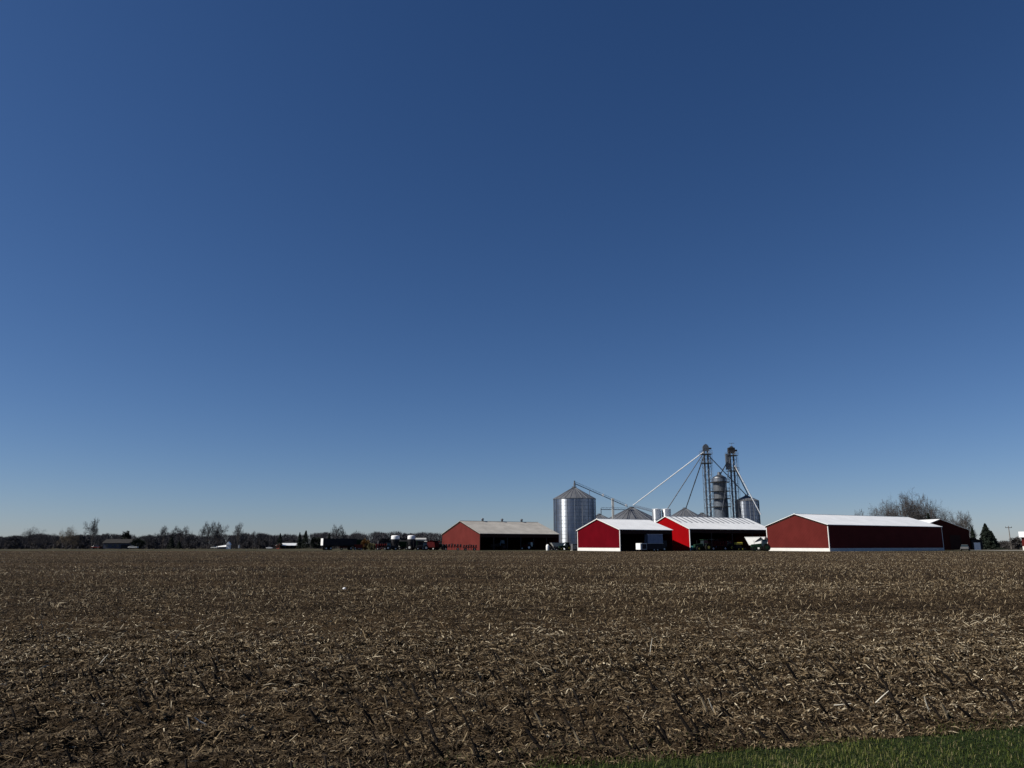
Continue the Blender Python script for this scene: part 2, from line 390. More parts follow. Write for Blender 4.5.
# only stubs the camera sees count as the nearest
py_ = HOR+779*EYE/np.maximum(sy, .1)
NIND = 300
stub_meshes = []
for k in range(10):
    mb = MB(); L_ = random.uniform(.15, .27); r0 = random.uniform(.011, .016)
    p0 = Vector((0, 0, -.03)); tilt = Vector((-1, .25, 0)).normalized()*math.tan(R(random.uniform(22, 46)))
    dr = (Vector((0, 0, 1))+tilt+Vector((random.uniform(-.15, .15), random.uniform(-.15, .15), 0))).normalized()
    pts = [p0, p0+dr*L_*.45+Vector((random.uniform(-.008, .008), 0, 0)), p0+dr*L_]
    mb.tube(pts[0], pts[1], r0*1.15, r0, 7); mb.tube(pts[1], pts[2], r0*1.12, r0*.85, 7)
    mb.tube(pts[1]-dr*.006, pts[1]+dr*.006, r0*1.3, r0*1.3, 7)
    # ragged split tip and a hanging leaf sheath
    for q in range(3):
        a = q*2.1+k; mb.tube(pts[2]+Vector((math.cos(a), math.sin(a), 0))*r0*.5, pts[2]+dr*random.uniform(.01, .045)+Vector((math.cos(a), math.sin(a), 0))*r0*1.1, r0*.3, r0*.1, 4)
    if k % 2:
        s_ = pts[1]; e_ = s_+Vector((random.uniform(-.10, .10), random.uniform(-.1, .05), random.uniform(-.05, .06))); sd_ = Vector((.008, .008, .004))
        mb.add([s_-sd_, s_+sd_, (s_+e_)/2+sd_*1.3+Vector((0, 0, .02)), (s_+e_)/2-sd_*1.3+Vector((0, 0, .02)), e_+sd_*.4, e_-sd_*.4], [(0, 1, 2, 3), (3, 2, 4, 5)])
    for q in range(4):
        a = q*1.57+k; mb.tube(p0+Vector((0, 0, .04)), p0+Vector((math.cos(a)*.04, math.sin(a)*.04, .0)), .004, .002, 4)
    me = bpy.data.meshes.new('corn_stub'); me.from_pydata(mb.v, [], mb.f); me.update()
    a = me.attributes.new('tone', 'FLOAT', 'FACE'); tn = random.uniform(.0, .35) if k < 8 else .8
    a.data.foreach_set('value', [max(0, min(1, tn+random.uniform(-.08, .12))) for _ in me.polygons]); me.materials.append(M['stub'])
    stub_meshes.append(me)
cnt = 0; used = np.zeros(len(sx), bool)
hz_ = height(sx, sy)
for q in range(len(sx)):
    if cnt >= NIND: break
    rx = sx[q]/sy[q]
    if abs(rx) > .70 or sy[q] < 5.9: continue
    k = random.randrange(8) if random.random() < .93 else random.randrange(8, 10)
    o = bpy.data.objects.new('corn_stub', stub_meshes[k]); C.objects.link(o)
    o.location = (sx[q], sy[q], hz_[q]); o.rotation_euler = (random.gauss(0, .1), random.gauss(0, .1), random.gauss(0, .28)); s = random.uniform(.58, .90); o.scale = (s, s, s)
    tag(o, 'dark broken corn stalk stub leaning in the nearest stubble rows' if k < 8 else 'light brown broken corn stalk stub leaning in the nearest stubble rows', 'corn stub', 'corn stubs standing in the near rows')
    used[q] = True; cnt += 1
rest = ~used; bx_, by_ = sx[rest], sy[rest]; n = len(bx_)
lean = R(33)+rng.normal(0, .18, n); az = np.pi-.25+rng.normal(0, .35, n)
az = np.where((rng.random(n) < .45) & (by_ > 14), az+np.pi, az)
dr = np.stack([np.sin(lean)*np.cos(az), np.sin(lean)*np.sin(az), np.cos(lean)], -1)
nr_ = (by_ < 11); Ls = np.where(nr_, rng.uniform(.10, .20, n), rng.uniform(.07, .16, n))[:, None]; rr_ = np.where(nr_, 1.35, 1)*rng.uniform(.007, .010, n)*np.clip(by_/16, 1, 1.7)
b0 = np.stack([bx_, by_, height(bx_, by_)-.02], -1); t0 = b0+dr*Ls
vv = []
for base, k_ in ((b0, 1.0), (t0, .75)):
    for q in range(4):
        a = q*np.pi/2; vv.append(base+np.stack([np.cos(a)*rr_*k_, np.sin(a)*rr_*k_, np.zeros(n)], -1))
P = np.stack(vv, 1).reshape(-1, 3); o8 = np.arange(n)*8
Fc = np.stack([np.stack([o8+q, o8+(q+1) % 4, o8+4+(q+1) % 4, o8+4+q], -1) for q in range(4)]+[np.stack([o8+4, o8+5, o8+6, o8+7], -1)], 1).reshape(-1, 4)
tn = np.repeat(np.clip(rng.beta(1.2, 2.6, n)*np.where(by_ > 16, 1.3, .8)+.12*(by_ > 18), 0, 1), 5)
tag(np_mesh('corn_stubble', P, Fc, 'stub', tn), 'rows of short broken corn stubble running off across the whole field', 'stubble', kind='stuff')

# single bright straws that stand out
STR = [(650, 656, .12, 1, .24, 'upright'), (834, 706, .9, .1, .16, 'flat'), (876, 706, .5, .5, .17, 'slanting'), (931, 716, -.35, .75, .17, 'slanting'),
       (1003, 698, 1, 0, .22, 'flat'), (92, 710, .8, -.1, .12, 'flat'), (206, 726, -.6, .35, .13, 'slanting'), (98, 668, .5, .6, .20, 'slanting'), (715, 715, -.4, .7, .15, 'slanting')]
where = ['tall pale straw standing upright in the middle of the field', 'pale straw lying flat near the verge, left of the slanting pair', 'pale straw slanting up to the right near the grass verge',
         'pale straw slanting down to the right just above the grass verge', 'long pale straw lying flat at the right edge of the field', 'white scrap of stalk lying in the near field at far left',
         'white straw slanting down to the right in the near left field', 'thin pale straw propped up in the left field', 'pale straw poking up in the near field above the verge end']
for (px, py, dx, dz, ln, _), lb in zip(STR, where):
    p = gpt(px, py); p.z = float(height(np.array([p.x]), np.array([p.y]))[0])+.02
    d = Vector((dx, -.15, dz)).normalized(); mb = MB(); r_ = .007 if p.y < 12 else .017
    mb.tube((0, 0, 0), d*ln*.5, r_, r_*.9, 6); mb.tube(d*ln*.5, d*ln+Vector((.01, 0, .004)), r_*.9, r_*.5, 6)
    me_o = mb.build('corn_straw', simple('pale_straw', (.62, .58, .48), .6) if 'pale_straw' not in bpy.data.materials else bpy.data.materials['pale_straw'])
    me_o.location = p; tag(me_o, lb, 'straw', 'pale straws in the field')
# pale stone far out
mb = MB(); mb.lathe([(0.001, 0), (.05, .02), (.07, .06), (.045, .10), (.001, .12)], 9); o = mb.build('field_stone', 'white', smooth=False)
p = gpt(344, 590); o.location = (p.x, p.y, -.02); o.rotation_euler = (0, .2, .4); tag(o, 'pale stone lying alone in the left middle of the field', 'stone')

# grass of the verge
n = 230000
u = rng.random(n)*19-6; d = -rng.random(n)**1.0*4.2+.04+.30*(vnoise(u*2.5, u*0, 8)-.5)
d = np.where(rng.random(n) < .015, rng.uniform(0, .45, n), d)
gx = E0.x+ed.x*u+en.x*d; gy = E0.y+ed.y*u+en.y*d
k = (np.hypot(gx, gy) > 1.0) & (vnoise(gx*5, gy*5, 61)+.35*rng.random(n) > .18); gx, gy, d = gx[k], gy[k], d[k]; n = len(gx)
az = rng.random(n)*2*np.pi; ln = rng.uniform(.018, .055, n)*(.7+.7*vnoise(gx*1.6, gy*1.6, 62)); bend = rng.uniform(.3, 1.5, n)
sd_ = np.stack([-np.sin(az), np.cos(az), np.zeros(n)], -1)*(rng.uniform(.0010, .0021, n))[:, None]
dirh = np.stack([np.cos(az), np.sin(az), np.zeros(n)], -1); upv = np.array([[0, 0, 1.]])
b0 = np.stack([gx, gy, height(gx, gy)-.005], -1); m0 = b0+upv*(ln*.6)[:, None]+dirh*(ln*.22*bend)[:, None]; t0 = b0+upv*(ln*(1-.3*bend))[:, None]+dirh*(ln*.75*bend)[:, None]
P = np.stack([b0-sd_, b0+sd_, m0-sd_*.8, m0+sd_*.8, t0-sd_*.15, t0+sd_*.15], 1).reshape(-1, 3); o6 = np.arange(n)*6
Fc = np.stack([np.stack([o6, o6+1, o6+3, o6+2], -1), np.stack([o6+2, o6+3, o6+5, o6+4], -1)], 1).reshape(-1, 4)
tn = np.clip(.12+.75*vnoise(gx*1.1, gy*1.8, 63)+rng.normal(0, .17, n), 0, 1); tn = np.where(rng.random(n) < .05+.35*np.clip(vnoise(gx*1.4, gy*2.2, 77)-.55, 0, 1), 1.0, np.minimum(tn, .9))
M['grass'] = tone_mat('verge_grass', [(0, (.012, .022, .003)), (.5, (.036, .060, .008)), (.85, (.100, .118, .022)), (1, (.23, .20, .10))], .6)
tag(np_mesh('verge_grass', P, Fc, 'grass', np.repeat(tn, 2)), 'short green grass with dry blades on the verge along the field edge', 'grass', kind='stuff')

# ------------------------------------------------------------------ barns
def solve_barn(cpx, lpx, rpx, Y, al):
    ca, sa = math.cos(al), math.sin(al); t = ratio(cpx)
    tl, tr = ratio(lpx), ratio(rpx); Xc = t*Y
    L = (tr*Y-Xc)/(ca-tr*sa); W = (Xc-tl*Y)/(sa+tl*ca)
    return L, W
def gable_roof(L, W, H, rise, oh, th):
    mb = MB(); m = rise/(W/2); y0 = -oh; z0 = H-m*oh
    for (ya, za, yb, zb) in ((y0, z0, W/2, H+rise), (W+oh, z0, W/2, H+rise)):
        mb.hexa([(-oh, ya, za), (L+oh, ya, za), (L+oh, yb, zb), (-oh, yb, zb)], [(-oh, ya, za+th), (L+oh, ya, za+th), (L+oh, yb, zb+th), (-oh, yb, zb+th)])
    return mb
def gable_wall(x, W, H, rise, th):
    mb = MB(); a = [(x, 0, 0), (x, W, 0), (x, W, H), (x, W/2, H+rise), (x, 0, H)]; b = [(x+th, y, z) for _, y, z in a]
    return mb.add(a+b, [(0, 4, 3, 2, 1), (5, 6, 7, 8, 9), (0, 1, 6, 5), (1, 2, 7, 6), (2, 3, 8, 7), (3, 4, 9, 8), (4, 0, 5, 9)])
def barn(label, cpx, lpx, rpx, Y, al, eave, peak, wall, roofm, front='open', skirt=0, trim='white_trim', posts=3, gtrim=True, oh=.22):
    L, W = solve_barn(cpx, lpx, rpx, Y, al)
    H = zat(eave, Y, cpx); Yr = Y+W/2*math.cos(al); rise = zat(peak, Yr, cpx)-H
    print('BARN', label[:20], 'L %.1f W %.1f H %.1f rise %.1f' % (L, W, H, rise))
    t = thing('barn', label, 'barn', (ratio(cpx)*Y, Y, 0), al)
    obj = gable_wall(0, W, H, rise, .15).build('gable_wall', wall, t)
    gable_wall(L-.15, W, H, rise, .15).build('gable_wall', wall, t)
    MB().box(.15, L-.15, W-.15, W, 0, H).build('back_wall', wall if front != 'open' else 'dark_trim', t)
    if front == 'open':
        ft = 1.0  # header and posts carry the open front's shade in their dark colour
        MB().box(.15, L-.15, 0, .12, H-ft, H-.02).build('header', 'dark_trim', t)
        for k in range(1, posts+1):
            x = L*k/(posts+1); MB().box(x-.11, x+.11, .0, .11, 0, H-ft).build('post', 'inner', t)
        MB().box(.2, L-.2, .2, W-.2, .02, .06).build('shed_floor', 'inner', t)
    else:
        MB().box(.15, L-.15, 0, .15, 0, H).build('front_wall', wall, t)
    r = gable_roof(L, W, H+.02, rise, oh, .10).build('roof', roofm, t)
    MB().box(-oh, L+oh, W/2-.18, W/2+.18, H+rise+.09, H+rise+.16).build('ridge_cap', roofm, r)
    m = rise/(W/2)
    if gtrim:
        for (ya, yb) in ((-oh, W/2), (W+oh, W/2)):
            za = H-m*oh; zb = H+rise
            mb = MB(); mb.hexa([(-oh-.04, ya, za-.05), (-oh+.0, ya, za-.05), (-oh+.0, yb, zb-.05), (-oh-.04, yb, zb-.05)], [(-oh-.04, ya, za+.14), (-oh, ya, za+.14), (-oh, yb, zb+.14), (-oh-.04, yb, zb+.14)])
            mb.build('rake_trim', trim, t)
    else:
        for (ya, yb) in ((-oh, W/2), (W+oh, W/2)):
            za = H-m*oh; zb = H+rise
            mb = MB(); mb.hexa([(-.06, ya, za-.34), (-.004, ya, za-.34), (-.004, yb, zb-.34), (-.06, yb, zb-.34)], [(-.06, ya, za-.01), (-.004, ya, za-.01), (-.004, yb, zb-.01), (-.06, yb, zb-.01)])
            mb.build('rake_trim', trim, t)
    ct = 'white_trim' if trim != 'dark_trim' or skirt else 'dark_trim'
    for (x0, x1, y0, y1) in ((-.03, .16, -.03, .16), (-.03, .16, W-.16, W+.03))+(((L-.16, L+.03, -.03, .16),) if front != 'open' else ()):
        MB().box(x0, x1, y0, y1, 0, H-.05).build('corner_trim', ct, t)
    if skirt:
        MB().box(-.022, -.002, .16, W-.16, 0, skirt).build('skirting', 'white_trim', t)
        if front != 'open': MB().box(.16, L-.16, -.022, -.002, 0, skirt).build('skirting', 'offwhite', t)  # same white as the gable skirting, darker to paint the front's shade
    return t, L, W, H, rise
AL = R(31)
b1 = barn('old red machine shed with tan weathered roof and three ridge vents', 480, 442, 559, 208, R(33), 533.6, 521.2, 'red_old2', 'roof_tan', trim='dark_trim', gtrim=False, posts=5)
b2 = barn('small crimson shed with white roof and white skirting, second from left', 620, 577.5, 672.5, 180, AL, 529.5, 519.2, 'red_deep', 'roof_white', skirt=.75, posts=1)
b3 = barn('bright red open shed with streaked white roof under the grain legs', 690, 645, 772, 192, AL, 528.8, 516.6, 'red_bright', 'roof_white', posts=3)
b4 = barn('largest red barn with long white roof, closed front and white skirting', 829, 767, 943, 176, R(30), 524.7, 514.2, 'red_old', 'roof_white', front='wall', skirt=.72, trim='dark_trim', gtrim=False)
# vents on the tan roof
for px in (482.5, 502, 521.5):
    t, L, W, H, rise = b1
    # distance along the ridge that lines up with the photo
    Pc = Vector(t.location); f = Vector((math.cos(R(33)), math.sin(R(33)), 0)); gg = Vector((-math.sin(R(33)), math.cos(R(33)), 0)); Pr = Pc+gg*W/2
    k = ratio(px, 520); s = (k*Pr.y-Pr.x)/(f.x-k*f.y)
    mb = MB(); mb.lathe([(.32, H+rise+.1), (.32, H+rise+.65), (.50, H+rise+.68), (.30, H+rise+.95), (.01, H+rise+1.02)], 12, (s, W/2))
    mb.build('roof_vent', 'steel_dark', t)
# darker panels by the ridge of the streaked roof
t, L, W, H, rise = b3; m = rise/(W/2)
for k in range(15):
    x = .9+k*(L-1.2)/15; ya, yb = W/2-.3, W/2*.48
    za, zb = H+.02+m*ya+.125, H+.02+m*yb+.125
    MB().hexa([(x, yb, zb-.02), (x+.62, yb, zb-.02), (x+.62, ya, za-.02), (x, ya, za-.02)], [(x, yb, zb+.012), (x+.62, yb, zb+.012), (x+.62, ya, za+.012), (x, ya, za+.012)]).build('roof_panel', 'roof_grey', t)
# barn behind the largest one, gable end towards us
Y5 = 186; c5 = ratio(970)*Y5; a5 = R(10)
f5 = Vector((math.cos(a5), math.sin(a5), 0)); g5 = Vector((-math.sin(a5), math.cos(a5), 0))
t = thing('barn', 'dark red barn with its shaded gable end facing us behind the largest barn', 'barn', (ratio(970)*222, 222, 0), a5)
H = zat(530.3, 222, 970); rise = zat(519.3, 219, 942)-H; W5 = 18.6; D5 = 26
def gw(y, th):
    mb = MB(); a = [(-W5, y, 0), (0, y, 0), (0, y, H), (-W5/2, y, H+rise), (-W5, y, H)]; b = [(x, y+th, z) for x, _, z in a]
    return mb.add(a+b, [(0, 1, 2, 3, 4), (9, 8, 7, 6, 5), (0, 5, 6, 1), (1, 6, 7, 2), (2, 7, 8, 3), (3, 8, 9, 4), (4, 9, 5, 0)])
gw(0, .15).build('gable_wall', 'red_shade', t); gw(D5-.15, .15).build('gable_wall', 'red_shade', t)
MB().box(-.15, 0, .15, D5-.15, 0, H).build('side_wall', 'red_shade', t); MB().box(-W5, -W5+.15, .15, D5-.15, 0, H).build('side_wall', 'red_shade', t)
mb = MB(); m5 = rise/(W5/2); oh = .35
for xa in (oh, -W5-oh):
    za = H-m5*oh+.02; zb = H+rise+.02
    mb.hexa([(xa, -oh, za), (-W5/2, -oh, zb), (-W5/2, D5+oh, zb), (xa, D5+oh, za)], [(xa, -oh, za+.1), (-W5/2, -oh, zb+.1), (-W5/2, D5+oh, zb+.1), (xa, D5+oh, za+.1)])
mb.build('roof', 'roof_white', t)
MB().box(-6.6, -3.0, -.06, -.004, 0, 4.2).build('sliding_door', 'dark_trim', t)
# lean-to garage beside it
t = thing('garage', 'small dark lean-to garage with a pale door beside the spruce', 'garage', (ratio(970)*222, 222, 0), a5)
MB().box(.5, 4.0, 0, .15, 0, 2.9).build('front_wall', 'charcoal', t); MB().box(.5, .65, .15, 6, 0, 2.9).build('side_wall', 'charcoal', t); MB().box(3.85, 4.0, .15, 6, 0, 2.5).build('side_wall', 'charcoal', t)
MB().hexa([(.42, -.3, 3.3), (4.3, -.3, 2.5), (4.3, 6.2, 2.5), (.42, 6.2, 3.3)], [(.42, -.3, 3.42), (4.3, -.3, 2.62), (4.3, 6.2, 2.62), (.42, 6.2, 3.42)]).build('roof', 'roof_dark', t)
MB().box(1.1, 3.2, -.05, -.003, 0, 2.1).build('door', 'white', t)
# far right house at the frame edge
t = thing('farmhouse', 'white-roofed red and white house at the right edge of the photo', 'house', (ratio(1021.6)*200, 200, 0), R(-34))
Hh = 3.4
MB().box(0, 9, 0, .2, 1.1, Hh).build('front_wall', 'red_old', t); MB().box(0, 9, -.02, .22, 0, 1.1).build('skirting', 'white_trim', t)
MB().box(0, .2, .2, 7, 0, Hh).build('side_wall', 'red_old', t); MB().box(0, 9, 6.8, 7, 0, Hh).build('back_wall', 'red_old', t)
rf = MB().hexa([(-.5, -.5, Hh), (9.5, -.5, Hh), (9.5, 3.5, Hh+1.4), (-.5, 3.5, Hh+1.4)], [(-.5, -.5, Hh+.12), (9.5, -.5, Hh+.12), (9.5, 3.5, Hh+1.52), (-.5, 3.5, Hh+1.52)])
rf.hexa([(-.5, 7.5, Hh), (-.5, 3.5, Hh+1.4), (9.5, 3.5, Hh+1.4), (9.5, 7.5, Hh)], [(-.5, 7.5, Hh+.12), (-.5, 3.5, Hh+1.52), (9.5, 3.5, Hh+1.52), (9.5, 7.5, Hh+.12)]).build('roof', 'roof_white', t)
fr = MB().box(.9, 2.1, -.05, .0, 1.35, 2.5).build('window', 'white', t); MB().box(1.0, 2.0, -.06, -.052, 1.45, 2.4).build('pane', 'glass', fr)

# ------------------------------------------------------------------ bins and tanks
def bin_(name, label, cx, half, eave, peak, Y, n=36, stiff=18, top=True, cap=.7, cat='grain bin', group='galvanised grain bins of the farm'):
    Rr = wpx(half, Y); H = zat(eave, Y, cx); hp = zat(peak, Y, cx); t = thing(name, label, cat, (ratio(cx, (eave+548)/2)*Y, Y, 0), 0, group)
    n_r = max(6, int(H/1.1))
    wl = MB().lathe([(Rr, 0), (Rr, H)], 64).build('wall', 'galv', t, smooth=True)
    mb = MB()
    for q in range(n_r+1):
        z0 = (H-.1)*q/n_r; mb.lathe([(Rr+.003, z0), (Rr+.03, z0+.03), (Rr+.03, z0+.07), (Rr+.003, z0+.1)], 48)
    mb.build('sheet_seam', 'steel_dark', wl)
    rc = cap
    r = MB().lathe([(Rr+.18, H-.05), (Rr+.18, H+.05), (rc, hp-.5), (rc, hp-.15), (rc*1.2, hp-.12), (.02, hp)], 40).build('roof', 'galv_roof', t)
    mb = MB()
    for k in range(24):
        a = 2*math.pi*k/24; mb.tube(((Rr+.2)*math.cos(a), (Rr+.2)*math.sin(a), H+.10), (rc*math.cos(a), rc*math.sin(a), hp-.44), .05, .05, 4)
    mb.build('rib', 'galv_s', r)
    mb = MB()
    for k in range(stiff):
        a = 2*math.pi*(k+.3)/stiff; x, y = (Rr+.07)*math.cos(a), (Rr+.07)*math.sin(a); mb.tube((x, y, 0), (x, y, H-.1), .07, .07, 4)
    mb.build('stiffener', 'galv_s', t)
    mb = MB(); a = R(-35); x, y = (Rr+.25)*math.cos(a), (Rr+.25)*math.sin(a); tx, ty = -math.sin(a)*.25, math.cos(a)*.25
    mb.tube((x-tx, y-ty, .5), (x-tx, y-ty, H), .03, .03, 4); mb.tube((x+tx, y+ty, .5), (x+tx, y+ty, H), .03, .03, 4)
    for q in range(int(H/.4)): mb.tube((x-tx, y-ty, .6+q*.4), (x+tx, y+ty, .6+q*.4), .02, .02, 4)
    mb.build('ladder', 'steel_dark', t)
    return t, Rr, H, hp
bin_('grain_bin', 'tallest galvanised grain bin, standing alone left of the crimson shed', 574.8, 21.2, 499.3, 486.5, 242)
bin_('grain_bin', 'half hidden grain bin with low cone roof behind the crimson shed gable', 600, 20, 524, 513.5, 262)
bin_('grain_bin', 'wide grain bin whose cone roof shows above the crimson shed roof', 632.5, 31, 522.5, 506.5, 280, cap=.9)
bin_('grain_bin', 'grain bin with dark cone roof just right of the twin tanks', 686, 17, 518, 507.5, 262)
bin_('grain_bin', 'small grain bin cone squeezed in left of the taller grain leg foot', 703, 9, 517.5, 512.5, 278)
bin_('grain_bin', 'tall narrow bin with bright left side right of the grain legs', 748.3, 11.3, 501.2, 494.5, 243, cap=.5)
for cx, lb in ((657.7, 'left of two silver upright tanks behind the bright red shed'), (667.5, 'right of two silver upright tanks behind the bright red shed')):
    Y = 232; Rr = wpx(4.5, Y); H = zat(509.2, Y, cx)
    t = thing('storage_tank', lb, 'tank', (ratio(cx)*Y, Y, 0), 0, 'upright silver tanks')
    MB().lathe([(Rr, 0), (Rr, H)], 32).build('shell', 'galv_light', t, smooth=True)
    MB().lathe([(Rr+.04, H-.05), (Rr+.04, H+.05), (.02, H+.25)], 32).build('lid', 'zinc_white', t)
    mb = MB()
    for z in (3.0, 6.0, 9.0): mb.lathe([(Rr+.004, z), (Rr+.05, z+.02), (Rr+.05, z+.1), (Rr+.004, z+.12)], 32)
    mb.build('band', 'galv_s', t)
# slim blue grey shaft between bins
Y = 255; t = thing('elevator_shaft', 'slim pale blue-grey shaft rising between the two hidden bins', 'shaft', (ratio(613, 510)*Y, Y, 0))
Hs = zat(500, Y); MB().box(-.35, .35, -.5, .5, 0, Hs).build('casing', 'offwhite', t); MB().box(-.45, .45, -.6, .6, Hs, Hs+.5).build('head', 'offwhite', t)

# ------------------------------------------------------------------ grain legs
def leg(label, cx, top, Y, wpx_, tall=True, side=1):
    H = zat(top, Y, cx); wd = wpx(wpx_, Y)/2; t = thing('bucket_elevator', label, 'elevator tower', (ratio(cx+1.0, 480)*Y, Y, 0), 0, 'bucket elevator towers')
    for s in (-1, 1): MB().box(s*wd*.56-.21, s*wd*.56+.21, -.3, .3, 0, H-2.2).build('trunk_casing', 'casing_grey', t)
    mb = MB(); q = wd+.15
    for sx_ in (-1, 1):
        for sy_ in (-1, 1): mb.tube((sx_*q, sy_*q, 0), (sx_*q, sy_*q, H-3.2), .075, .065, 4)
    z = 0; st = 2.6
    while z < H-4:
        for a, b_ in (((-q, -q), (q, -q)), ((q, -q), (q, q)), ((q, q), (-q, q)), ((-q, q), (-q, -q))):
            mb.tube((a[0], a[1], z), (b_[0], b_[1], z+st), .035, .035, 4); mb.tube((a[0], a[1], z+st), (b_[0], b_[1], z+st), .035, .035, 4)
        z += st
    mb.build('lattice_frame', 'steel_dark', t)
    hd = MB()
    # rounded head box
    prof = [(-wd*.95, H-2.2), (-wd*.95, H-.9), (-wd*.5, H-.25), (0, H), (wd*.5, H-.25), (wd*.95, H-.9), (wd*.95, H-2.2)]
    hd.add([(x, -.45, z) for x, z in prof]+[(x, .45, z) for x, z in prof], [tuple(range(7)), tuple(range(13, 6, -1))]+[(k, k+7, k+8, k+1) for k in range(6)]+[(6, 13, 7, 0)])
    hd.build('head', 'steel_dark', t)
    MB().tube((wd*.9, -.2, H-1.5), (wd*.9+.9, -.2, H-1.5), .3, .3, 10).build('motor', 'charcoal', t)
    for z in (H-3.4, H-6.3) if tall else (H-3.2, H-8.2):
        pf = MB(); e = wd+.75; pf.box(-e, e, -e, e, z, z+.08); p_ = pf.build('platform', 'steel_dark', t)
        rl = MB()
        for s_ in (-1, 1):
            for zz in (z+.55, z+1.05):
                rl.tube((-e, s_*e, zz), (e, s_*e, zz), .03, .03, 4); rl.tube((s_*e, -e, zz), (s_*e, e, zz), .03, .03, 4)
            for k in range(5):
                x = -e+2*e*k/4; rl.tube((x, s_*e, z+.08), (x, s_*e, z+1.05), .03, .03, 4)
        rl.build('railing', 'steel_dark', p_)
    lb = MB(); x = q+.35
    lb.tube((x-.2, -q, 0), (x-.2, -q, H-3), .03, .03, 4); lb.tube((x+.2, -q, 0), (x+.2, -q, H-3), .03, .03, 4)
    for k in range(int((H-3)/.5)): lb.tube((x-.2, -q, .3+k*.5), (x+.2, -q, .3+k*.5), .02, .02, 4)
    lb.build('ladder', 'steel_dark', t)
    return t
YL = 240
leg('left of the two lattice grain leg towers, with a small rounded head', 706.3, 444, YL, 6.2)
l2 = leg('right of the two grain leg towers, with a dark boxy distributor head', 732.2, 446, YL+2, 6.0, False)
H2 = zat(446, YL+2)
MB().box(-2.0, -.7, -.6, .6, H2-7.6, H2-2.6).build('distributor', 'steel_dark', l2)
MB().box(-1.1, 1.0, -.7, .7, H2-2.4, H2-.6).build('drive_box', 'charcoal', l2)
mb = MB(); mb.tube((.2, 0, H2-.6), (.2, 0, H2+.9), .05, .05, 4); mb.tube((-.7, 0, H2+.9), (1.1, 0, H2+.9), .06, .06, 4); mb.build('hoist_arm', 'steel_dark', l2)
# dryer tower
Y = 246; Rr = wpx(7.0, Y); H = zat(474.5, Y); cx = 720.7
t = thing('grain_dryer', 'round banded grain dryer tower standing between the two grain legs', 'dryer', (ratio(cx, 500)*Y, Y, 0))
MB().lathe([(Rr*.9, 0), (Rr*.9, H*.38), (Rr, H*.40), (Rr, H*.62)], 28).build('lower_shell', 'casing_grey', t)
MB().lathe([(Rr, H*.62), (Rr*.97, H*.66), (Rr*.97, H*.9), (Rr*.96, H-1.3)], 28).build('upper_shell', 'steel_dark', t)
MB().lathe([(Rr*.98, H-1.3), (Rr*.92, H-.9), (Rr*.3, H-.1), (Rr*.25, H+.7), (.02, H+.9)], 28).build('cap', 'steel_dark', t)
mb = MB(); mb.lathe([(Rr*1.0, H-2.4), (Rr*1.03, H-2.3), (Rr*1.03, H-1.4), (Rr*.98, H-1.3)], 28); mb.build('top_band', 'galv_s', t)
for py in (482.5, 491.5, 499, 507):
    z = zat(py, Y); p_ = MB().lathe([(Rr*.9, z), (Rr+1.0, z), (Rr+1.0, z+.12), (Rr*.9, z+.12)], 28).build('walkway', 'steel_dark', t)
    rl = MB()
    rl.lathe([(Rr+.97, z+1.0), (Rr+1.03, z+1.0), (Rr+1.03, z+1.08), (Rr+.97, z+1.08)], 28)
    for k in range(14):
        a = 2*math.pi*k/14; rl.tube(((Rr+1)*math.cos(a), (Rr+1)*math.sin(a), z+.1), ((Rr+1)*math.cos(a), (Rr+1)*math.sin(a), z+1.05), .03, .03, 4)
    rl.build('railing', 'steel_dark', p_)
# spouts
def spout(label, a, b, Ya, Yb, r, mat, group='downspouts of the grain legs'):
    A_ = at(*a, Ya); B_ = at(*b, Yb); c = A_
    mb = MB(); A0 = Vector((0, 0, 0)); d = B_-A_
    mb.tube(A0, d, r, r, 8)
    t = thing('grain_spout', label, 'spout', A_, 0, group); mb.build('pipe', mat, t)
    mb = MB(); n_ = max(3, int(d.length/6))
    for k in range(n_+1):
        p = d*(k/n_); u = d.normalized(); mb.tube(p-u*.15, p+u*.15, r*1.35, r*1.35, 8)
    mb.build('flange', 'galv_s' if mat != 'zinc_white' else 'zinc_white', t)
    return t
spout('long bright white spout slanting down left to the wide bin', (703.5, 452), (633.5, 505), YL, 280, .17, 'zinc_white')
spout('thin dark spout slanting from the left leg to the silver tanks', (703.5, 453), (667, 509.5), YL, 233, .14, 'steel_dark')
spout('steep dark spout from the left leg to the bin beside the silver tanks', (704.5, 454), (686, 508), YL, 262, .17, 'steel_dark')
spout('dark spout from the left leg down right past the dryer to the narrow bin', (709, 456), (747, 496), YL, 243, .15, 'steel_dark')
spout('short dark spout from the right leg down left to the dryer top', (728, 461), (721, 473), YL, 246, .15, 'steel_dark')
spout('bright spout slanting down right in front of the narrow bin', (735, 466), (760.5, 514), YL, 238, .17, 'zinc_white')
spout('dark spout from the right leg to the top of the narrow bin', (734.5, 467), (748, 494.5), YL, 243, .17, 'steel_dark')
spout('thin pale spout dropping from the right leg across the dryer', (728.5, 470), (722, 512), YL, 243, .11, 'galv_s')
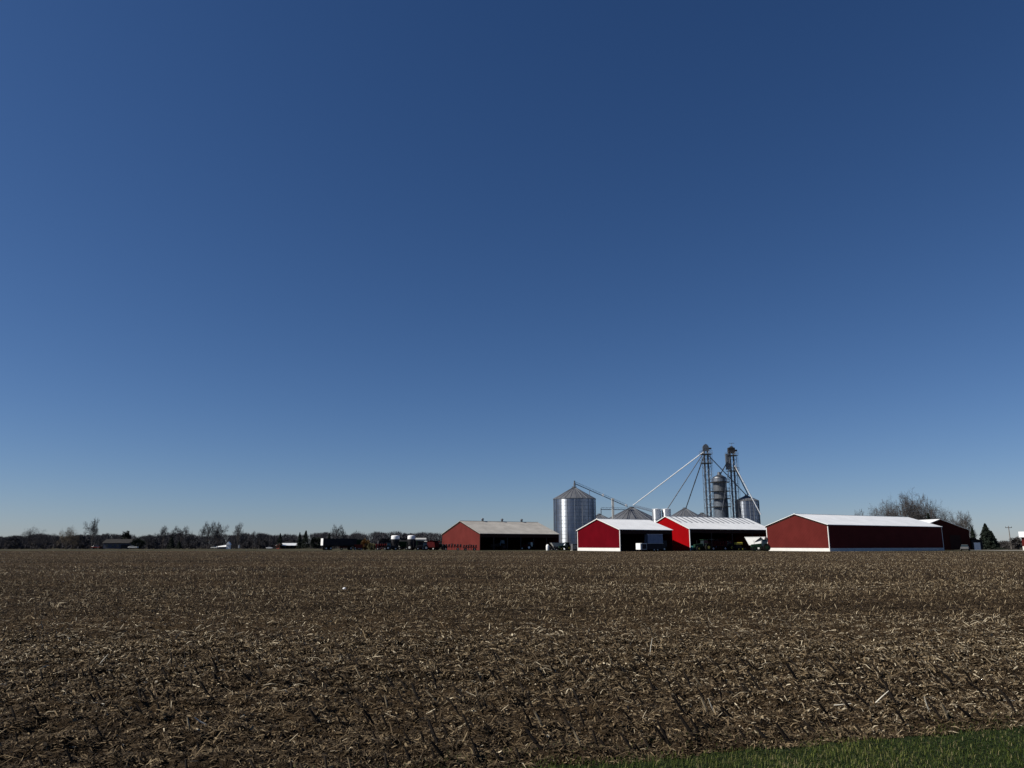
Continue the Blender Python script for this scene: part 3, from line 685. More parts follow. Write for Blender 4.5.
# overhead conveyors
def conveyor(label, pts, Ys, posts=()):
    A_ = at(*pts[0], Ys[0]); t = thing('overhead_conveyor', label, 'conveyor', A_, 0, 'conveyors over the bins')
    B_ = at(*pts[-1], Ys[-1]); d = B_-A_
    MB().tube((0, 0, 0), d, .12, .12, 6).build('tube', 'casing_grey', t)
    mb = MB(); n_ = int(d.length/1.2)
    for k in range(n_):
        p = d*(k/n_); q_ = d*((k+1)/n_); mb.tube(p+Vector((0, 0, .7 if k % 2 else 0)), q_+Vector((0, 0, 0 if k % 2 else .7)), .035, .035, 4)
    mb.tube(Vector((0, 0, .7)), d+Vector((0, 0, .7)), .04, .04, 4); mb.build('truss', 'galv_s', t)
    for fr_ in posts:
        p = d*fr_; MB().box(p.x-.28, p.x+.28, p.y-.28, p.y+.28, p.z-.15, p.z+.75).build('drive_box', 'white', t)
    return t
cv_ = conveyor('sloping overhead conveyor from the tallest bin down to the wide bin', [(574.5, 483.5), (628, 507)], (242, 278), (.5, .69, .96))
d = at(589.5, 490.5, 250)-Vector(cv_.location); MB().tube(d, d-Vector((0, 0, 3)), .1, .1, 6).build('support_post', 'galv_s', cv_)
mb = MB(); 
for s_ in (-.8, .8): mb.tube((s_, 0, -2.6), (s_*.2, 0, .4), .06, .06, 4)
mb.tube((0, 0, -1), (0, 0, .9), .22, .22, 8); mb.build('head_frame', 'steel_dark', cv_)
cv_ = conveyor('level dark conveyor reaching from the hidden bin to the wide bin', [(601, 509.5), (630, 509.8)], (262, 278)); MB().tube((0, 0, .4), (0, 0, -1.4), .16, .16, 6).build('drop_pipe', 'steel_dark', cv_)
conveyor('dark conveyor sloping right from the wide bin to the silver tanks', [(634, 506.8), (653, 511.8)], (278, 233))

# ------------------------------------------------------------------ machines
def wheels(t, xs, y0, y1, r, wd, hub='offwhite'):
    for x in xs:
        for y in (y0, y1):
            o = MB().wheel(x, y, r, r, wd).build('wheel', 'black', t); MB().wheel(x, y-(wd/2+.01 if y == y0 else -wd/2-.01), r, r*.45, .06, 12).build('hub', hub, o)
def tractor(label, px, Y, rz, body, hub='yellow', s=1.0, cabm='glass'):
    t = thing('tractor', label, 'tractor', place(px, Y), rz, 'farm machines in the yard'); t.scale = (s, s, s)
    MB().hexa([(.3, -.45, .9), (2.9, -.4, .9), (2.9, .4, .9), (.3, .45, .9)], [(.3, -.45, 1.9), (2.8, -.35, 1.65), (2.8, .35, 1.65), (.3, .45, 1.9)]).build('hood', body, t, .06)
    MB().hexa([(-1.2, -.8, 1.2), (.3, -.75, 1.2), (.3, .75, 1.2), (-1.2, .8, 1.2)], [(-1.05, -.65, 2.75), (.15, -.62, 2.75), (.15, .62, 2.75), (-1.05, .65, 2.75)]).build('cab', cabm, t, .04)
    MB().box(-1.25, .35, -.8, .8, 2.76, 2.92).build('cab_roof', body, t, .05)
    mb = MB()
    for y in (-1.15, 1.15): mb.box(-1.5, -.1, y-.3, y+.3, 1.75, 1.85)
    mb.build('fender', body, t)
    MB().tube((2.1, .25, 1.7), (2.1, .25, 2.7), .05, .05, 8).build('exhaust', 'charcoal', t)
    wheels(t, (-.8,), -1.15, 1.15, .9, .5, hub); wheels(t, (2.2,), -.95, .95, .6, .35, hub)
    return t
def combine(label, px, Y, rz, body, s=1.0, header=True):
    t = thing('combine_harvester', label, 'combine harvester', place(px, Y), rz, 'farm machines in the yard'); t.scale = (s, s, s)
    MB().hexa([(-3.2, -1.4, 1.1), (1.4, -1.4, 1.1), (1.4, 1.4, 1.1), (-3.2, 1.4, 1.1)], [(-2.8, -1.4, 3.3), (1.2, -1.4, 3.3), (1.2, 1.4, 3.3), (-2.8, 1.4, 3.3)]).build('body', body, t, .1)
    MB().hexa([(-1.8, -1.2, 3.32), (.8, -1.2, 3.32), (.8, 1.2, 3.32), (-1.8, 1.2, 3.32)], [(-2.3, -1.6, 3.95), (1.2, -1.6, 3.95), (1.2, 1.6, 3.95), (-2.3, 1.6, 3.95)]).build('grain_tank', body, t)
    MB().hexa([(1.42, -.9, 1.7), (2.8, -.9, 1.9), (2.8, .9, 1.9), (1.42, .9, 1.7)], [(1.42, -.9, 3.5), (2.6, -.9, 3.5), (2.6, .9, 3.5), (1.42, .9, 3.5)]).build('cab', 'glass', t, .05)
    MB().box(1.3, 2.8, -1, 1, 3.52, 3.7).build('cab_roof', 'offwhite', t, .04)
    MB().tube((0, -1.5, 3.2), (-3.4, -1.7, 3.6), .18, .18, 8).build('unloading_auger', body, t)
    if header: MB().hexa([(3.2, -3, .3), (4.3, -3, .15), (4.3, 3, .15), (3.2, 3, .3)], [(3.2, -3, 1.3), (4.0, -3, .5), (4.0, 3, .5), (3.2, 3, 1.3)]).build('header', body, t)
    wheels(t, (1.2,), -1.6, 1.6, .95, .6, 'offwhite'); wheels(t, (-2.3,), -1.3, 1.3, .6, .4, 'offwhite')
    return t
def cart_tank(label, px, Y, rz, r=1.2, s=1.0):
    t = thing('seed_cart', label, 'seed cart', place(px, Y), rz, 'white topped tank carts'); t.scale = (s, s, s)
    MB().lathe([(.6, .9), (r*.9, 2.2), (r*.97, 3.0)], 20).build('hopper', 'charcoal', t)
    MB().lathe([(r, 3.0), (r, 3.75), (r*.93, 3.95), (.3, 4.05), (.02, 4.07)], 24).build('tank', 'white', t, smooth=True)
    mb = MB()
    for x in (-1, 1):
        for y in (-.9, .9): mb.tube((x, y, .6), (x*.85, y*.9, 2.8), .06, .06, 6)
    mb.box(-1.6, 2.2, -.1, .1, .55, .75); mb.build('frame', 'charcoal', t)
    wheels(t, (0,), -1.3, 1.3, .75, .45)
    return t
def wagon(label, px, Y, rz, body, s=1, name='grain_wagon', cat='grain wagon', L=2.4, front=None):
    t = thing(name, label, cat, place(px, Y), rz, 'farm machines in the yard'); t.scale = (s, s, s)
    MB().hexa([(-L*.55, -.7, 1.0), (L*.55, -.7, 1.0), (L*.55, .7, 1.0), (-L*.55, .7, 1.0)], [(-L, -1.25, 2.7), (L, -1.25, 2.7), (L, 1.25, 2.7), (-L, 1.25, 2.7)]).build('hopper', body, t)
    mb = MB()
    for y in (-1.27, 1.27): mb.box(-L-.03, L+.03, y-.04, y+.04, 2.66, 2.78)
    mb.build('rim', body, t)
    MB().box(-L, L+1.5, -.1, .1, .7, .85).build('chassis', 'charcoal', t)
    wheels(t, (-L*.6, L*.6), -.95, .95, .5, .3)
    return t
def semi_trailer(label, px, Y, rz, side, front, L=11, Hb=2.6, z0=1.15):
    t = thing('grain_trailer', label, 'trailer', place(px, Y), rz, 'farm machines in the yard')
    MB().hexa([(.06, -1.25, z0), (L, -1.25, z0), (L, 1.25, z0), (.06, 1.25, z0)], [(.06, -1.25, z0+Hb), (L, -1.25, z0+Hb), (L, 1.25, z0+Hb), (.06, 1.25, z0+Hb)]).build('box', side, t)
    MB().box(0, .055, -1.25, 1.25, z0, z0+Hb).build('end_panel', front, t)
    mb = MB()
    for k in range(12): x = .5+k*(L-1)/11; mb.box(x-.04, x+.04, -1.3, -1.253, z0, z0+Hb)
    mb.build('side_rib', side, t)
    MB().box(.4, L-.2, -.5, .5, z0-.3, z0-.02).build('chassis', 'charcoal', t)
    wheels(t, (1.0, 2.3, L-1.5), -1.0, 1.0, .5, .3)
    return t
def planter(label, px, Y, rz, body, n=8, wd=7.0, s=1):
    t = thing('planter', label, 'planter', place(px, Y), rz, 'farm machines in the yard'); t.scale = (s, s, s)
    MB().box(-wd/2, wd/2, -.12, .12, .9, 1.1).build('toolbar', body, t)
    for k in range(n):
        x = -wd/2+wd*(k+.5)/n
        MB().lathe([(.16, 1.12), (.28, 1.3), (.28, 1.75), (.25, 1.82), (.01, 1.84)], 10, (x, 0)).build('seed_box', body, t)
        MB().hexa([(x-.05, -.5, .2), (x+.05, -.5, .2), (x+.05, .4, .25), (x-.05, .4, .25)], [(x-.05, -.1, .9), (x+.05, -.1, .9), (x+.05, .1, .9), (x-.05, .1, .9)]).build('row_unit', body, t)
    mb = MB(); mb.tube((0, .1, 1), (0, 3, .8), .08, .08, 6); mb.tube((-1.5, 0, 1.1), (0, 0, 2.1), .06, .06, 6); mb.tube((1.5, 0, 1.1), (0, 0, 2.1), .06, .06, 6); mb.build('drawbar', 'charcoal', t)
    wheels(t, (-wd*.3, wd*.3), -.5, .5, .4, .2)
    return t
def bale_stack(): pass
def pickup(label, px, Y, rz, body, kind='pickup'):
    t = thing('parked_car', label, 'car', place(px, Y), rz)
    MB().hexa([(-2.3, -.9, .45), (2.3, -.9, .45), (2.3, .9, .45), (-2.3, .9, .45)], [(-2.25, -.85, 1.0), (2.2, -.85, .95), (2.2, .85, .95), (-2.25, .85, 1.0)]).build('body', body, t, .08)
    MB().hexa([(-1.6, -.8, 1.0), (1.0, -.8, .98), (1.0, .8, .98), (-1.6, .8, 1.0)], [(-1.1, -.65, 1.5), (.3, -.65, 1.5), (.3, .65, 1.5), (-1.1, .65, 1.5)]).build('cabin', 'glass', t, .05)
    MB().box(-1.1, .3, -.66, .66, 1.5, 1.56).build('car_roof', body, t)
    wheels(t, (-1.4, 1.4), -.85, .85, .34, .22)
    return t
# left yard
YQ = 212
semi_trailer('long charcoal grain trailer with a white end panel, left end of the yard', 322, YQ, R(28), 'charcoal', 'white', 9.5, 1.9, 1.3)
combine('dark red combine behind the charcoal grain trailer', 347, YQ+6, R(10), 'red_mach', .62, False)
semi_trailer('dark green box trailer behind the orange bush', 352, YQ+12, R(15), 'green_mach', 'green_mach', 3.4, 1.5, 1.5)
wagon('small faded pink-red wagon left of the orange bush', 359, YQ, R(10), 'red_old2', .55)
planter('folded red planter with pale discs right of the olive shrub', 382, YQ, R(0), 'red_mach', 6, 3.6, .95)
cart_tank('left white topped seed cart beside the folded planter', 395.3, YQ, R(20), 1.15)
wagon('dark green wagon between the two white topped carts', 403.5, YQ+4, R(5), 'green_mach', .85, L=1.9)
cart_tank('right white topped seed cart beside the white drum tank', 411.3, YQ, R(-10), 1.05)
t = thing('sprayer_tank', 'long white drum tank on a dark trailer left of the red combine', 'tank trailer', place(421, YQ+2), 0)
MB().tube((-1.5, 0, 2.9), (1.5, 0, 2.9), .45, .45, 16).build('drum', 'offwhite', t)
mb = MB().box(-1.8, 2.0, -.5, .5, .9, 1.1); [mb.tube((x, y, 1.1), (x, y*.8, 2.6), .07, .07, 5) for x in (-1.1, 1.1) for y in (-.4, .4)]; mb.build('frame', 'green_mach', t); wheels(t, (-.8, .8), -.8, .8, .5, .3)
combine('charcoal combine standing behind the folded red planter', 386, YQ+10, R(20), 'charcoal', .8, False)
combine('charcoal combine between the two white topped carts, further back', 404, YQ+14, R(170), 'charcoal', .85, False)
combine('charcoal combine behind the white drum tank', 419, YQ+12, R(15), 'charcoal', .8, False)
tractor('charcoal tractor between the left white topped cart and the planter', 390, YQ-2, R(15), 'charcoal', 'offwhite', .7)
tractor('charcoal tractor just left of the red combine', 424, YQ-3, R(190), 'charcoal', 'offwhite', .75)
combine('red combine with a bright lamp left of the tan-roofed shed', 431, YQ+1, R(150), 'red_mach', .66, True)
tractor('dark green tractor tucked against the tan-roofed shed gable', 438, YQ+4, R(30), 'green_mach', s=.9)
planter('low wide dark tillage tool in front of the tan-roofed shed gable', 452, 205, R(8), 'charcoal', 7, 6.0, .9)
planter('low dark tillage tool near the shed corner under the tan roof', 470, 202, R(20), 'charcoal', 6, 5, .8)
tractor('dark tractor parked inside the left end of the tan-roofed shed', 500, 216, R(200), 'charcoal', 'charcoal')
tractor('small red tractor with white hub parked at the tan-roofed shed front', 529, 217, R(150), 'red_mach', 'white', .8)
# cluster by the tallest bin
YB = 205
t = thing('fertilizer_tank', 'upright white poly tank left of the machine cluster at the tallest bin', 'tank', place(547.6, YB)); MB().lathe([(.42, 0), (.45, .2), (.45, 1.2), (.3, 1.5), (.1, 1.6), (.01, 1.6)], 18).build('shell', 'white', t, smooth=True); MB().lathe([(.12, 1.6), (.12, 1.7), (.01, 1.71)], 10).build('lid', 'charcoal', t)
wagon('grey-white wagon piled beside the foot of the tallest bin', 557.5, YB+1, R(12), 'offwhite', .72, L=2.6)
tractor('dark green tractor at the foot of the tallest bin', 566, YB, R(195), 'green_mach', s=.72)
planter('low black implement in front of the pale wagon by the tallest bin', 554, YB-3, R(0), 'charcoal', 5, 3.6, .6)
t = thing('generator_box', 'grey steel utility cabinet left of the crimson shed gable', 'cabinet', place(574.6, YB-8), R(25)); MB().box(-.9, .9, -.5, .5, .15, 1.7).build('cabinet', 'siding_grey', t, .04); MB().box(-.7, .7, -.54, -.505, .4, 1.4).build('door', 'offwhite', t); MB().box(-1, 1, -.6, .6, 0, .15).build('base', 'gravel', t)
# crimson shed: white panel body inside, box trailer in front
t = thing('box_truck', 'tall pale box truck parked inside the crimson shed', 'truck', place(648, 183.5), R(14))
MB().box(0, 3.9, -.0, 2.2, 1.6, 4.0).build('cargo_box', 'white_in_shade', t, .03); MB().box(3.95, 5.0, .1, 2.1, .9, 2.5).build('cab', 'charcoal', t, .08); MB().box(-.1, 4.9, .3, 1.9, .8, 1.2).build('chassis', 'charcoal', t); wheels(t, (1.0, 4.3), .35, 1.85, .5, .3)
t = thing('stock_trailer', 'low black trailer with white front end before the crimson shed', 'trailer', place(639.8, 172), R(31))
MB().box(.5, 7.0, 0, 2.0, .45, 1.75).build('trailer_body', 'charcoal', t, .03); MB().box(.1, .45, 0, 1.6, .4, 1.8).build('white_nose', 'white', t, .06)
mb = MB(); 
for (x0, x1, z0, z1) in ((.5, 2.0, 1.66, 1.78), (.5, 2.0, .45, .55), (.5, .6, .45, 1.78), (1.9, 2.0, .45, 1.78)): mb.box(x0, x1, -.03, -.003, z0, z1)
mb.build('window_frame', 'offwhite', t); MB().box(.5, 7, -.03, 2.03, 1.79, 1.85).build('trailer_roof', 'offwhite', t); wheels(t, (4.2, 5.2), .15, 1.85, .38, .25)
# bright red shed contents
t = thing('fuel_tank', 'low teal fuel tank at the bright red shed corner', 'tank', place(694, 191), R(31)); MB().tube((-.9, 0, .75), (.9, 0, .75), .5, .5, 14).build('drum', 'teal', t); MB().box(-.7, .7, -.35, .35, 0, .3).build('stand', 'charcoal', t)
tractor('green and yellow tractor left of the red planter in the bright red shed', 702.5, 191, R(205), 'green_mach', 'yellow', .95)
planter('upright red planter in the mouth of the bright red shed', 717, 197.5, R(22), 'red_mach', 7, 4.6, 1.35)
combine('red combine standing deep inside the bright red shed', 716, 207, R(200), 'red_mach', .8, False)
tractor('dark green tractor right of the red planter inside the shed', 727, 203, R(190), 'green_mach', s=.9)
t = thing('skid_loader', 'small yellow skid loader left of the white grain cart', 'loader', place(738.3, 199), R(10))
MB().hexa([(-.9, -.6, .5), (1.0, -.6, .5), (1.0, .6, .5), (-.9, .6, .5)], [(-.9, -.6, 1.5), (.3, -.6, 1.5), (.3, .6, 1.5), (-.9, .6, 1.5)]).build('body', 'charcoal', t, .05); MB().box(-1.0, .9, -.62, .62, 1.52, 2.1).build('hood', 'yellow', t, .1); MB().box(1.0, 1.7, -.8, .8, .2, .7).build('bucket', 'charcoal', t); wheels(t, (-.5, .6), -.75, .75, .4, .3, 'yellow')
t = thing('grain_cart', 'big white grain cart between the bright red shed and the largest barn', 'grain cart', place(756.5, 194), R(-42)); t.scale = (.74, .8, .86)
MB().hexa([(-2.2, -1.25, 1.6), (2.5, -1.25, 1.6), (2.5, 1.25, 1.6), (-2.2, 1.25, 1.6)], [(-3.5, -1.5, 3.9), (3.8, -1.5, 3.9), (3.8, 1.5, 3.9), (-3.5, 1.5, 3.9)]).build('hopper', 'white', t)
MB().box(-3.6, 3.9, -1.55, 1.55, 3.9, 4.0).build('rim', 'white', t); MB().tube((-.6, -1.0, 2.2), (2.6, -1.9, 3.8), .2, .2, 8).build('auger', 'charcoal', t)
MB().box(-.15, .3, -.9, -.4, 0.1, 1.8).build('jack_leg', 'white', t); MB().box(-2.2, 2.4, -.3, .3, 1.2, 1.65).build('chassis', 'charcoal', t); wheels(t, (1.4,), -1.4, 1.4, .8, .6)
tractor('dark green tractor in front of the white grain cart by the largest barn', 762, 187, R(175), 'green_mach', 'green_mach', .95)
# pale pickup by barn 5
pickup('dusty pale car parked before the dark barn near the spruce', 964, 190, R(57), 'siding_grey')
# ------------------------------------------------------------------ far left buildings
t = thing('farmhouse', 'long low blue-grey house among the trees at far left', 'house', place(104, 395), R(4)); 
MB().box(0, 14.5, 0, 7, 0, 2.9).build('wall', 'siding_dim', t); MB().hexa([(-.6, -.6, 2.9), (15.1, -.6, 2.9), (15.1, 7.6, 2.9), (-.6, 7.6, 2.9)], [(-.3, 3.4, 4.9), (14.8, 3.4, 4.9), (14.8, 3.6, 4.9), (-.3, 3.6, 4.9)]).build('roof', 'roof_dark', t)
MB().box(8.8, 14.2, -.06, -.003, .1, 2.1).build('garage_door', 'charcoal', t)
for x in (1.2, 4.2, 6.6): f_ = MB().box(x, x+1.1, -.06, -.003, .9, 2.1).build('window', 'siding_grey', t); MB().box(x+.1, x+1, -.075, -.063, 1, 2).build('pane', 'glass', f_)
pickup('dark red car with light top parked left of the blue-grey house', 97, 385, R(3), 'red_old2')
pickup('white car parked right of the blue-grey house', 134, 380, R(3), 'offwhite')
pickup('small white car parked far off left of the little red barn', 270, 560, R(0), 'white')
t = thing('hoop_shed', 'long low white shed roof on the far field left', 'shed', place(222.5, 500), R(5)); MB().hexa([(-3.2, -2, 1.2), (3.2, -2, 1.4), (3.2, 2, 1.4), (-3.2, 2, 1.2)], [(-3.2, -.2, 1.6), (3.2, -.2, 2.6), (3.2, .2, 2.6), (-3.2, .2, 1.6)]).build('roof', 'white', t); MB().box(-3, 3, -1.8, 1.8, 0, 1.2).build('wall', 'siding_grey', t)
t = thing('garden_shed', 'small white shed with a steep pointed roof on the far left', 'shed', place(229, 500), R(5)); MB().box(-1.2, 1.2, -1.2, 1.2, 0, 2.7).build('wall', 'white', t); MB().hexa([(-1.5, -1.5, 2.7), (1.5, -1.5, 2.7), (1.5, 1.5, 2.7), (-1.5, 1.5, 2.7)], [(-.1, -1.5, 4.6), (.1, -1.5, 4.6), (.1, 1.5, 4.6), (-.1, 1.5, 4.6)]).build('roof', 'white', t)
pickup('white car parked in front of the far white sheds', 215.5, 460, R(0), 'offwhite')
t = thing('box_trailer', 'dark trailer with a pale tail right of the pointed white shed', 'trailer', place(236, 490), R(0)); MB().box(-2.6, 2.0, -1, 1, .7, 2.4).build('body', 'charcoal', t); MB().box(2.05, 2.5, -1, 1, .4, 2.3).build('end_panel', 'offwhite', t); wheels(t, (-1.2, 0), -.9, .9, .35, .2)
# far little red barn
Y = 520; L, W = solve_barn(282, 276.3, 301, Y, R(40)); W = min(W, 9)
t = thing('barn', 'little far red barn with a white roof and dark open front', 'barn', (ratio(282)*Y, Y, dip(Y)), R(40))
gable_wall(0, W, 2.3, 1.5, .15).build('gable_wall', 'red_far', t); gable_wall(L-.15, W, 2.3, 1.5, .15).build('gable_wall', 'red_old2', t); MB().box(.15, L-.15, W-.15, W, 0, 2.3).build('back_wall', 'charcoal', t)
gable_roof(L, W, 2.3, 1.5, .3, .12).build('roof', 'roof_white', t)
for k in range(1, 5): MB().box(L*k/5-.1, L*k/5+.1, 0, .15, 0, 2.2).build('post', 'greywood', t)

# ------------------------------------------------------------------ utility poles
def pole(label, px, top, Y, arm=True):
    H = zat(top, Y, px)-dip(Y); t = thing('utility_pole', label, 'utility pole', (ratio(px, 538)*Y, Y, dip(Y)))
    MB().tube((0, 0, 0), (0, 0, H), .17, .12, 8).build('pole', 'greywood', t)
    if arm:
        MB().box(-1.2, 1.2, -.06, .06, H-.7, H-.5).build('crossarm', 'greywood', t)
        for x in (-1.1, 0, 1.1): MB().lathe([(.06, H-.5), (.09, H-.4), (.05, H-.2), (.01, H-.18)], 8, (x, 0)).build('insulator', 'charcoal', t)
pole('wooden utility pole with a crossarm near the right edge', 1010, 526, 280)

# ------------------------------------------------------------------ trees
def bare_tree_mesh(seed, nl=5, sub=(6, 5, 4), spread=.62, fork=.22, r_tw=.014):
    """trunk, long curving main limbs, side branches all along them and fine twigs; about 10 high, 8 wide before scaling"""
    rd = random.Random(seed); tr = MB(); br = MB()
    def limb(p, d, ln, r, lev, up):
        n = 4 if lev < 3 else 2; pts = [p]; ds = []; q = Vector(p); dd = d.copy()
        for k in range(n):
            dd = (dd+Vector((rd.gauss(0, .13), rd.gauss(0, .13), up+rd.gauss(0, .06)))).normalized(); q = q+dd*ln/n; pts.append(q.copy()); ds.append(dd.copy())
        tgt = tr if lev <= 1 else br; nn = 6 if lev <= 1 else 3
        for k in range(n): tgt.tube(pts[k], pts[k+1], max(r_tw*.6, r*(1-.7*k/n)), max(r_tw*.5, r*(1-.7*(k+1)/n)), nn, False)
        if lev >= 4: return
        m = sub[min(lev-1, len(sub)-1)] if lev >= 1 else 0
        for q_ in range(m):
            f = .25+.75*(q_+rd.random())/m; k = min(n-1, int(f*n)); st = pts[k]+(pts[k+1]-pts[k])*(f*n-k)
            a = rd.uniform(0, 2*math.pi); perp = ds[k].cross(Vector((math.cos(a), math.sin(a), .2))).normalized()
            nd = (ds[k]+perp*rd.uniform(.8, 1.5)).normalized()
            limb(st, nd, ln*(.62-.24*f)*rd.uniform(.8, 1.25)*(1.1 if lev > 1 else 1), max(r_tw, r*.42*(1-.5*f)), lev+1, .0)
    H0 = 10*fork; tr.tube((0, 0, 0), (0, 0, H0*.5), .24, .2, 8, False); tr.tube((0, 0, H0*.5), (rd.gauss(0, .08), rd.gauss(0, .08), H0), .2, .17, 8, False)
    for k in range(nl):
        a = 2.4*k+rd.uniform(-.3, .3); sp = spread*(k/(nl-1))**.7*rd.uniform(.85, 1.15)
        st = Vector((0, 0, H0*rd.uniform(.85, 1.0)))
        limb(st, Vector((math.cos(a)*sp, math.sin(a)*sp, 1)).normalized(), (10-H0)*rd.uniform(.72, .88), .17, 1, .02)
    zs = sorted(v[2] for v in br.v)[int(len(br.v)*.985)]; xs = sorted(abs(v[0]) for v in br.v)[int(len(br.v)*.975)]
    for m_ in (tr, br): m_.v = [(v[0]*4/xs, v[1]*4/xs, v[2]*10/zs) for v in m_.v]
    return tr, br
def mk_tree(label, tr, br, loc, twig='twig', group='bare trees along the far tree line', name='bare_tree'):
    t = thing(name, label, 'tree', loc, 0, group); tr.build('trunk', 'bark', t); br.build('crown', twig, t); return t
protos = {}
def bare(px, top, wd, Y, label, kind=0, rz=None, twig='twig'):
    H = zat(top, Y, px)-dip(Y); W = wpx(wd, Y)
    key = (kind, twig)
    if key not in protos:
        nl, sub_, sp_, fk, rt = [(5, (6, 5, 4), .7, .22, .016), (8, (7, 6, 5), 1.5, .2, .040), (7, (6, 6, 4), .9, .24, .042), (12, (8, 7, 5), 2.2, .14, .020)][kind]
        tr, br = bare_tree_mesh(100+kind*7, nl, sub_, sp_, fk, rt)
        t = mk_tree(label, tr, br, (0, 0, 0), twig); protos[key] = t; o = t; o.location = place(px, Y); o.rotation_euler = (0, 0, rz if rz is not None else 0)
    else: o = copy_tree(protos[key], place(px, Y), rz if rz is not None else random.uniform(0, 6.3), label=label)
    o.scale = (W/8, W/8, H/10); return o
def tuft_cloud(pts, size, n, up=.2, seed=1):
    rg = np.random.default_rng(seed); pts = np.asarray(pts)
    N_ = len(pts); a = rg.normal(size=(N_, 3)); a /= np.linalg.norm(a, axis=1)[:, None]; b = np.cross(a, rg.normal(size=(N_, 3))); b /= np.linalg.norm(b, axis=1)[:, None]
    s = (size*rg.uniform(.5, 1.3, N_))[:, None]
    P = np.stack([pts-a*s-b*s*.3, pts+a*s-b*s*.25, pts+a*s*.8+b*s*.35, pts-a*s*.8+b*s*.3], 1).reshape(-1, 3); o4 = np.arange(N_)*4
    return P, np.stack([o4, o4+1, o4+2, o4+3], -1)
def cloud_obj(name, pts, size, mat, parent, seed=1):
    P, Fc = tuft_cloud(pts, size, 0, seed=seed); o = np_mesh(name, P, Fc, mat); o.parent = parent; return o
def spruce(label, px, top, wd, Y, seed=3, n=5200, name='spruce_tree'):
    H = zat(top, Y, px)-dip(Y); Rr = wpx(wd, Y)/2; t = thing(name, label, 'spruce tree', place(px, Y), 0, 'dark evergreens')
    rg = np.random.default_rng(seed); u = rg.random(n)**.75; z = (1-u)*0; z = H*(.05+.95*(1-u))  # more near the base
    lay = .80+.20*np.abs(np.sin(z/H*24+rg.normal(0, .2, n)))
    a = rg.random(n)*2*np.pi; lob = 1+.16*np.sin(a*5+z*1.3)+.10*np.sin(a*9-z*2.1); rad = Rr*np.clip((1-z/H), 0, 1)**.82*lay*lob*np.sqrt(rg.uniform(.15, 1, n)); z = z-.10*rad
    pts = np.stack([rad*np.cos(a), rad*np.sin(a), np.maximum(z, .2)], -1)
    MB().tube((0, 0, 0), (0, 0, H*.93), H*.018, .03, 7).build('trunk', 'bark', t); cloud_obj('crown', pts, H*.028+.08, 'needle', t, seed); return t
def shrub(label, px, top, wd, Y, mat, seed=5, n=1800, name='shrub', cat='shrub', group=None):
    H = zat(top, Y, px)-dip(Y); Rr = wpx(wd, Y)/2; t = thing(name, label, cat, place(px, Y), 0, group); rg = np.random.default_rng(seed)
    d = rg.normal(size=(n, 3)); d /= np.linalg.norm(d, axis=1)[:, None]; r = rg.uniform(.3, 1, n)**.5; lob = 1+.18*np.sin(d[:, 0]*7+seed)+.15*np.cos(d[:, 2]*9+d[:, 1]*5)
    pts = d*(r*lob)[:, None]*np.array([Rr, Rr, H*.47])+np.array([0, 0, H*.5]); pts[:, 2] = np.clip(pts[:, 2], .1, None)
    mb = MB()
    for k in range(5): a = k*1.26; mb.tube((0, 0, 0), (Rr*.5*math.cos(a), Rr*.5*math.sin(a), H*.6), .06, .02, 5)
    mb.build('trunk', 'bark', t); cloud_obj('crown', pts, H*.05+.05, mat, t, seed); return t
# grove behind the largest barn
bare(908, 496, 46, 262, 'tallest bare tree with spreading limbs behind the largest barn roof', 3, .4)
bare(930, 501, 36, 272, 'broad bare tree just right of the tallest one behind the barn', 3, 2.1)
bare(893, 503, 25, 276, 'bare tree at the left shoulder of the tall grove behind the barn', 1, 1.2)
bare(918, 498, 30, 285, 'slim bare tree in the middle of the tall grove behind the barn', 1, 5.0)
bare(878, 509, 22, 292, 'lower bare tree left of the tall grove behind the barn', 3, 3.3)
bare(862, 512, 16, 305, 'smallest leftmost bare tree rising over the long white roof', 1, 4.0)
bare(950, 513, 28, 290, 'low bare tree over the dark barn roof right of the tall grove', 3, 5.5)
bare(966, 513, 20, 285, 'rightmost bare tree of the grove above the dark barn', 1, .9)
spruce('small dark evergreen top showing above the long white barn roof', 931, 513.5, 9, 255, 8, 1800)
spruce('large dark spruce right of the dark barn', 987, 524, 20, 232, 3, 6500)
spruce('second dark spruce half hidden behind the large one', 992, 531, 15, 238, 13, 3500)
spruce('slim dark spruce between the dark barn and the large spruce', 973.5, 527.5, 8, 250, 4, 2200)
# far-left individuals
LT = [(6, 536, 12, 430, 'far bare tree at the very left edge of the photo', 2), (32, 527.5, 20, 430, 'dense round bare tree at far left', 3), (55, 533, 12, 450, 'small bare tree left of the yellowish round one', 2),
      (92, 518.5, 15, 400, 'tall sparse bare tree standing above the far left tree line', 2), (118, 534, 14, 440, 'low bare tree behind the blue-grey house', 3), (163, 525.5, 13, 430, 'narrow bare tree left of the broad sparse one', 2),
      (179, 526, 22, 440, 'broad sparse bare tree right of the dark evergreen pair', 1), (207.5, 521.5, 16, 420, 'left bare tree of the leaning pair above the far white sheds', 1), (218, 522, 16, 425, 'right bare tree of the leaning pair above the far white sheds', 2),
      (238, 522.5, 11, 425, 'slim bare tree right of the pointed white shed', 2), (253, 530.5, 8, 450, 'tiny bare tree left of the little red barn', 2), (259.5, 532, 9, 460, 'second tiny bare tree left of the little red barn', 2),
      (338, 524.5, 15, 380, 'bare tree standing above the charcoal grain trailer', 1), (357, 530.5, 14, 390, 'round brown bare tree above the green box trailer', 3), (46, 534, 10, 460, 'short bare tree right of the dense round one', 2), (148, 535, 12, 470, 'low bare tree right of the round evergreen', 1)]
for (px, top, wd, Y, lb, kd) in LT: bare(px, top+1.2, wd, Y, lb, kd, twig='twig_dark')
bare(68, 528, 17, 415, 'yellowish-brown round tree at far left', 3, 1.0, twig='twig_tan')
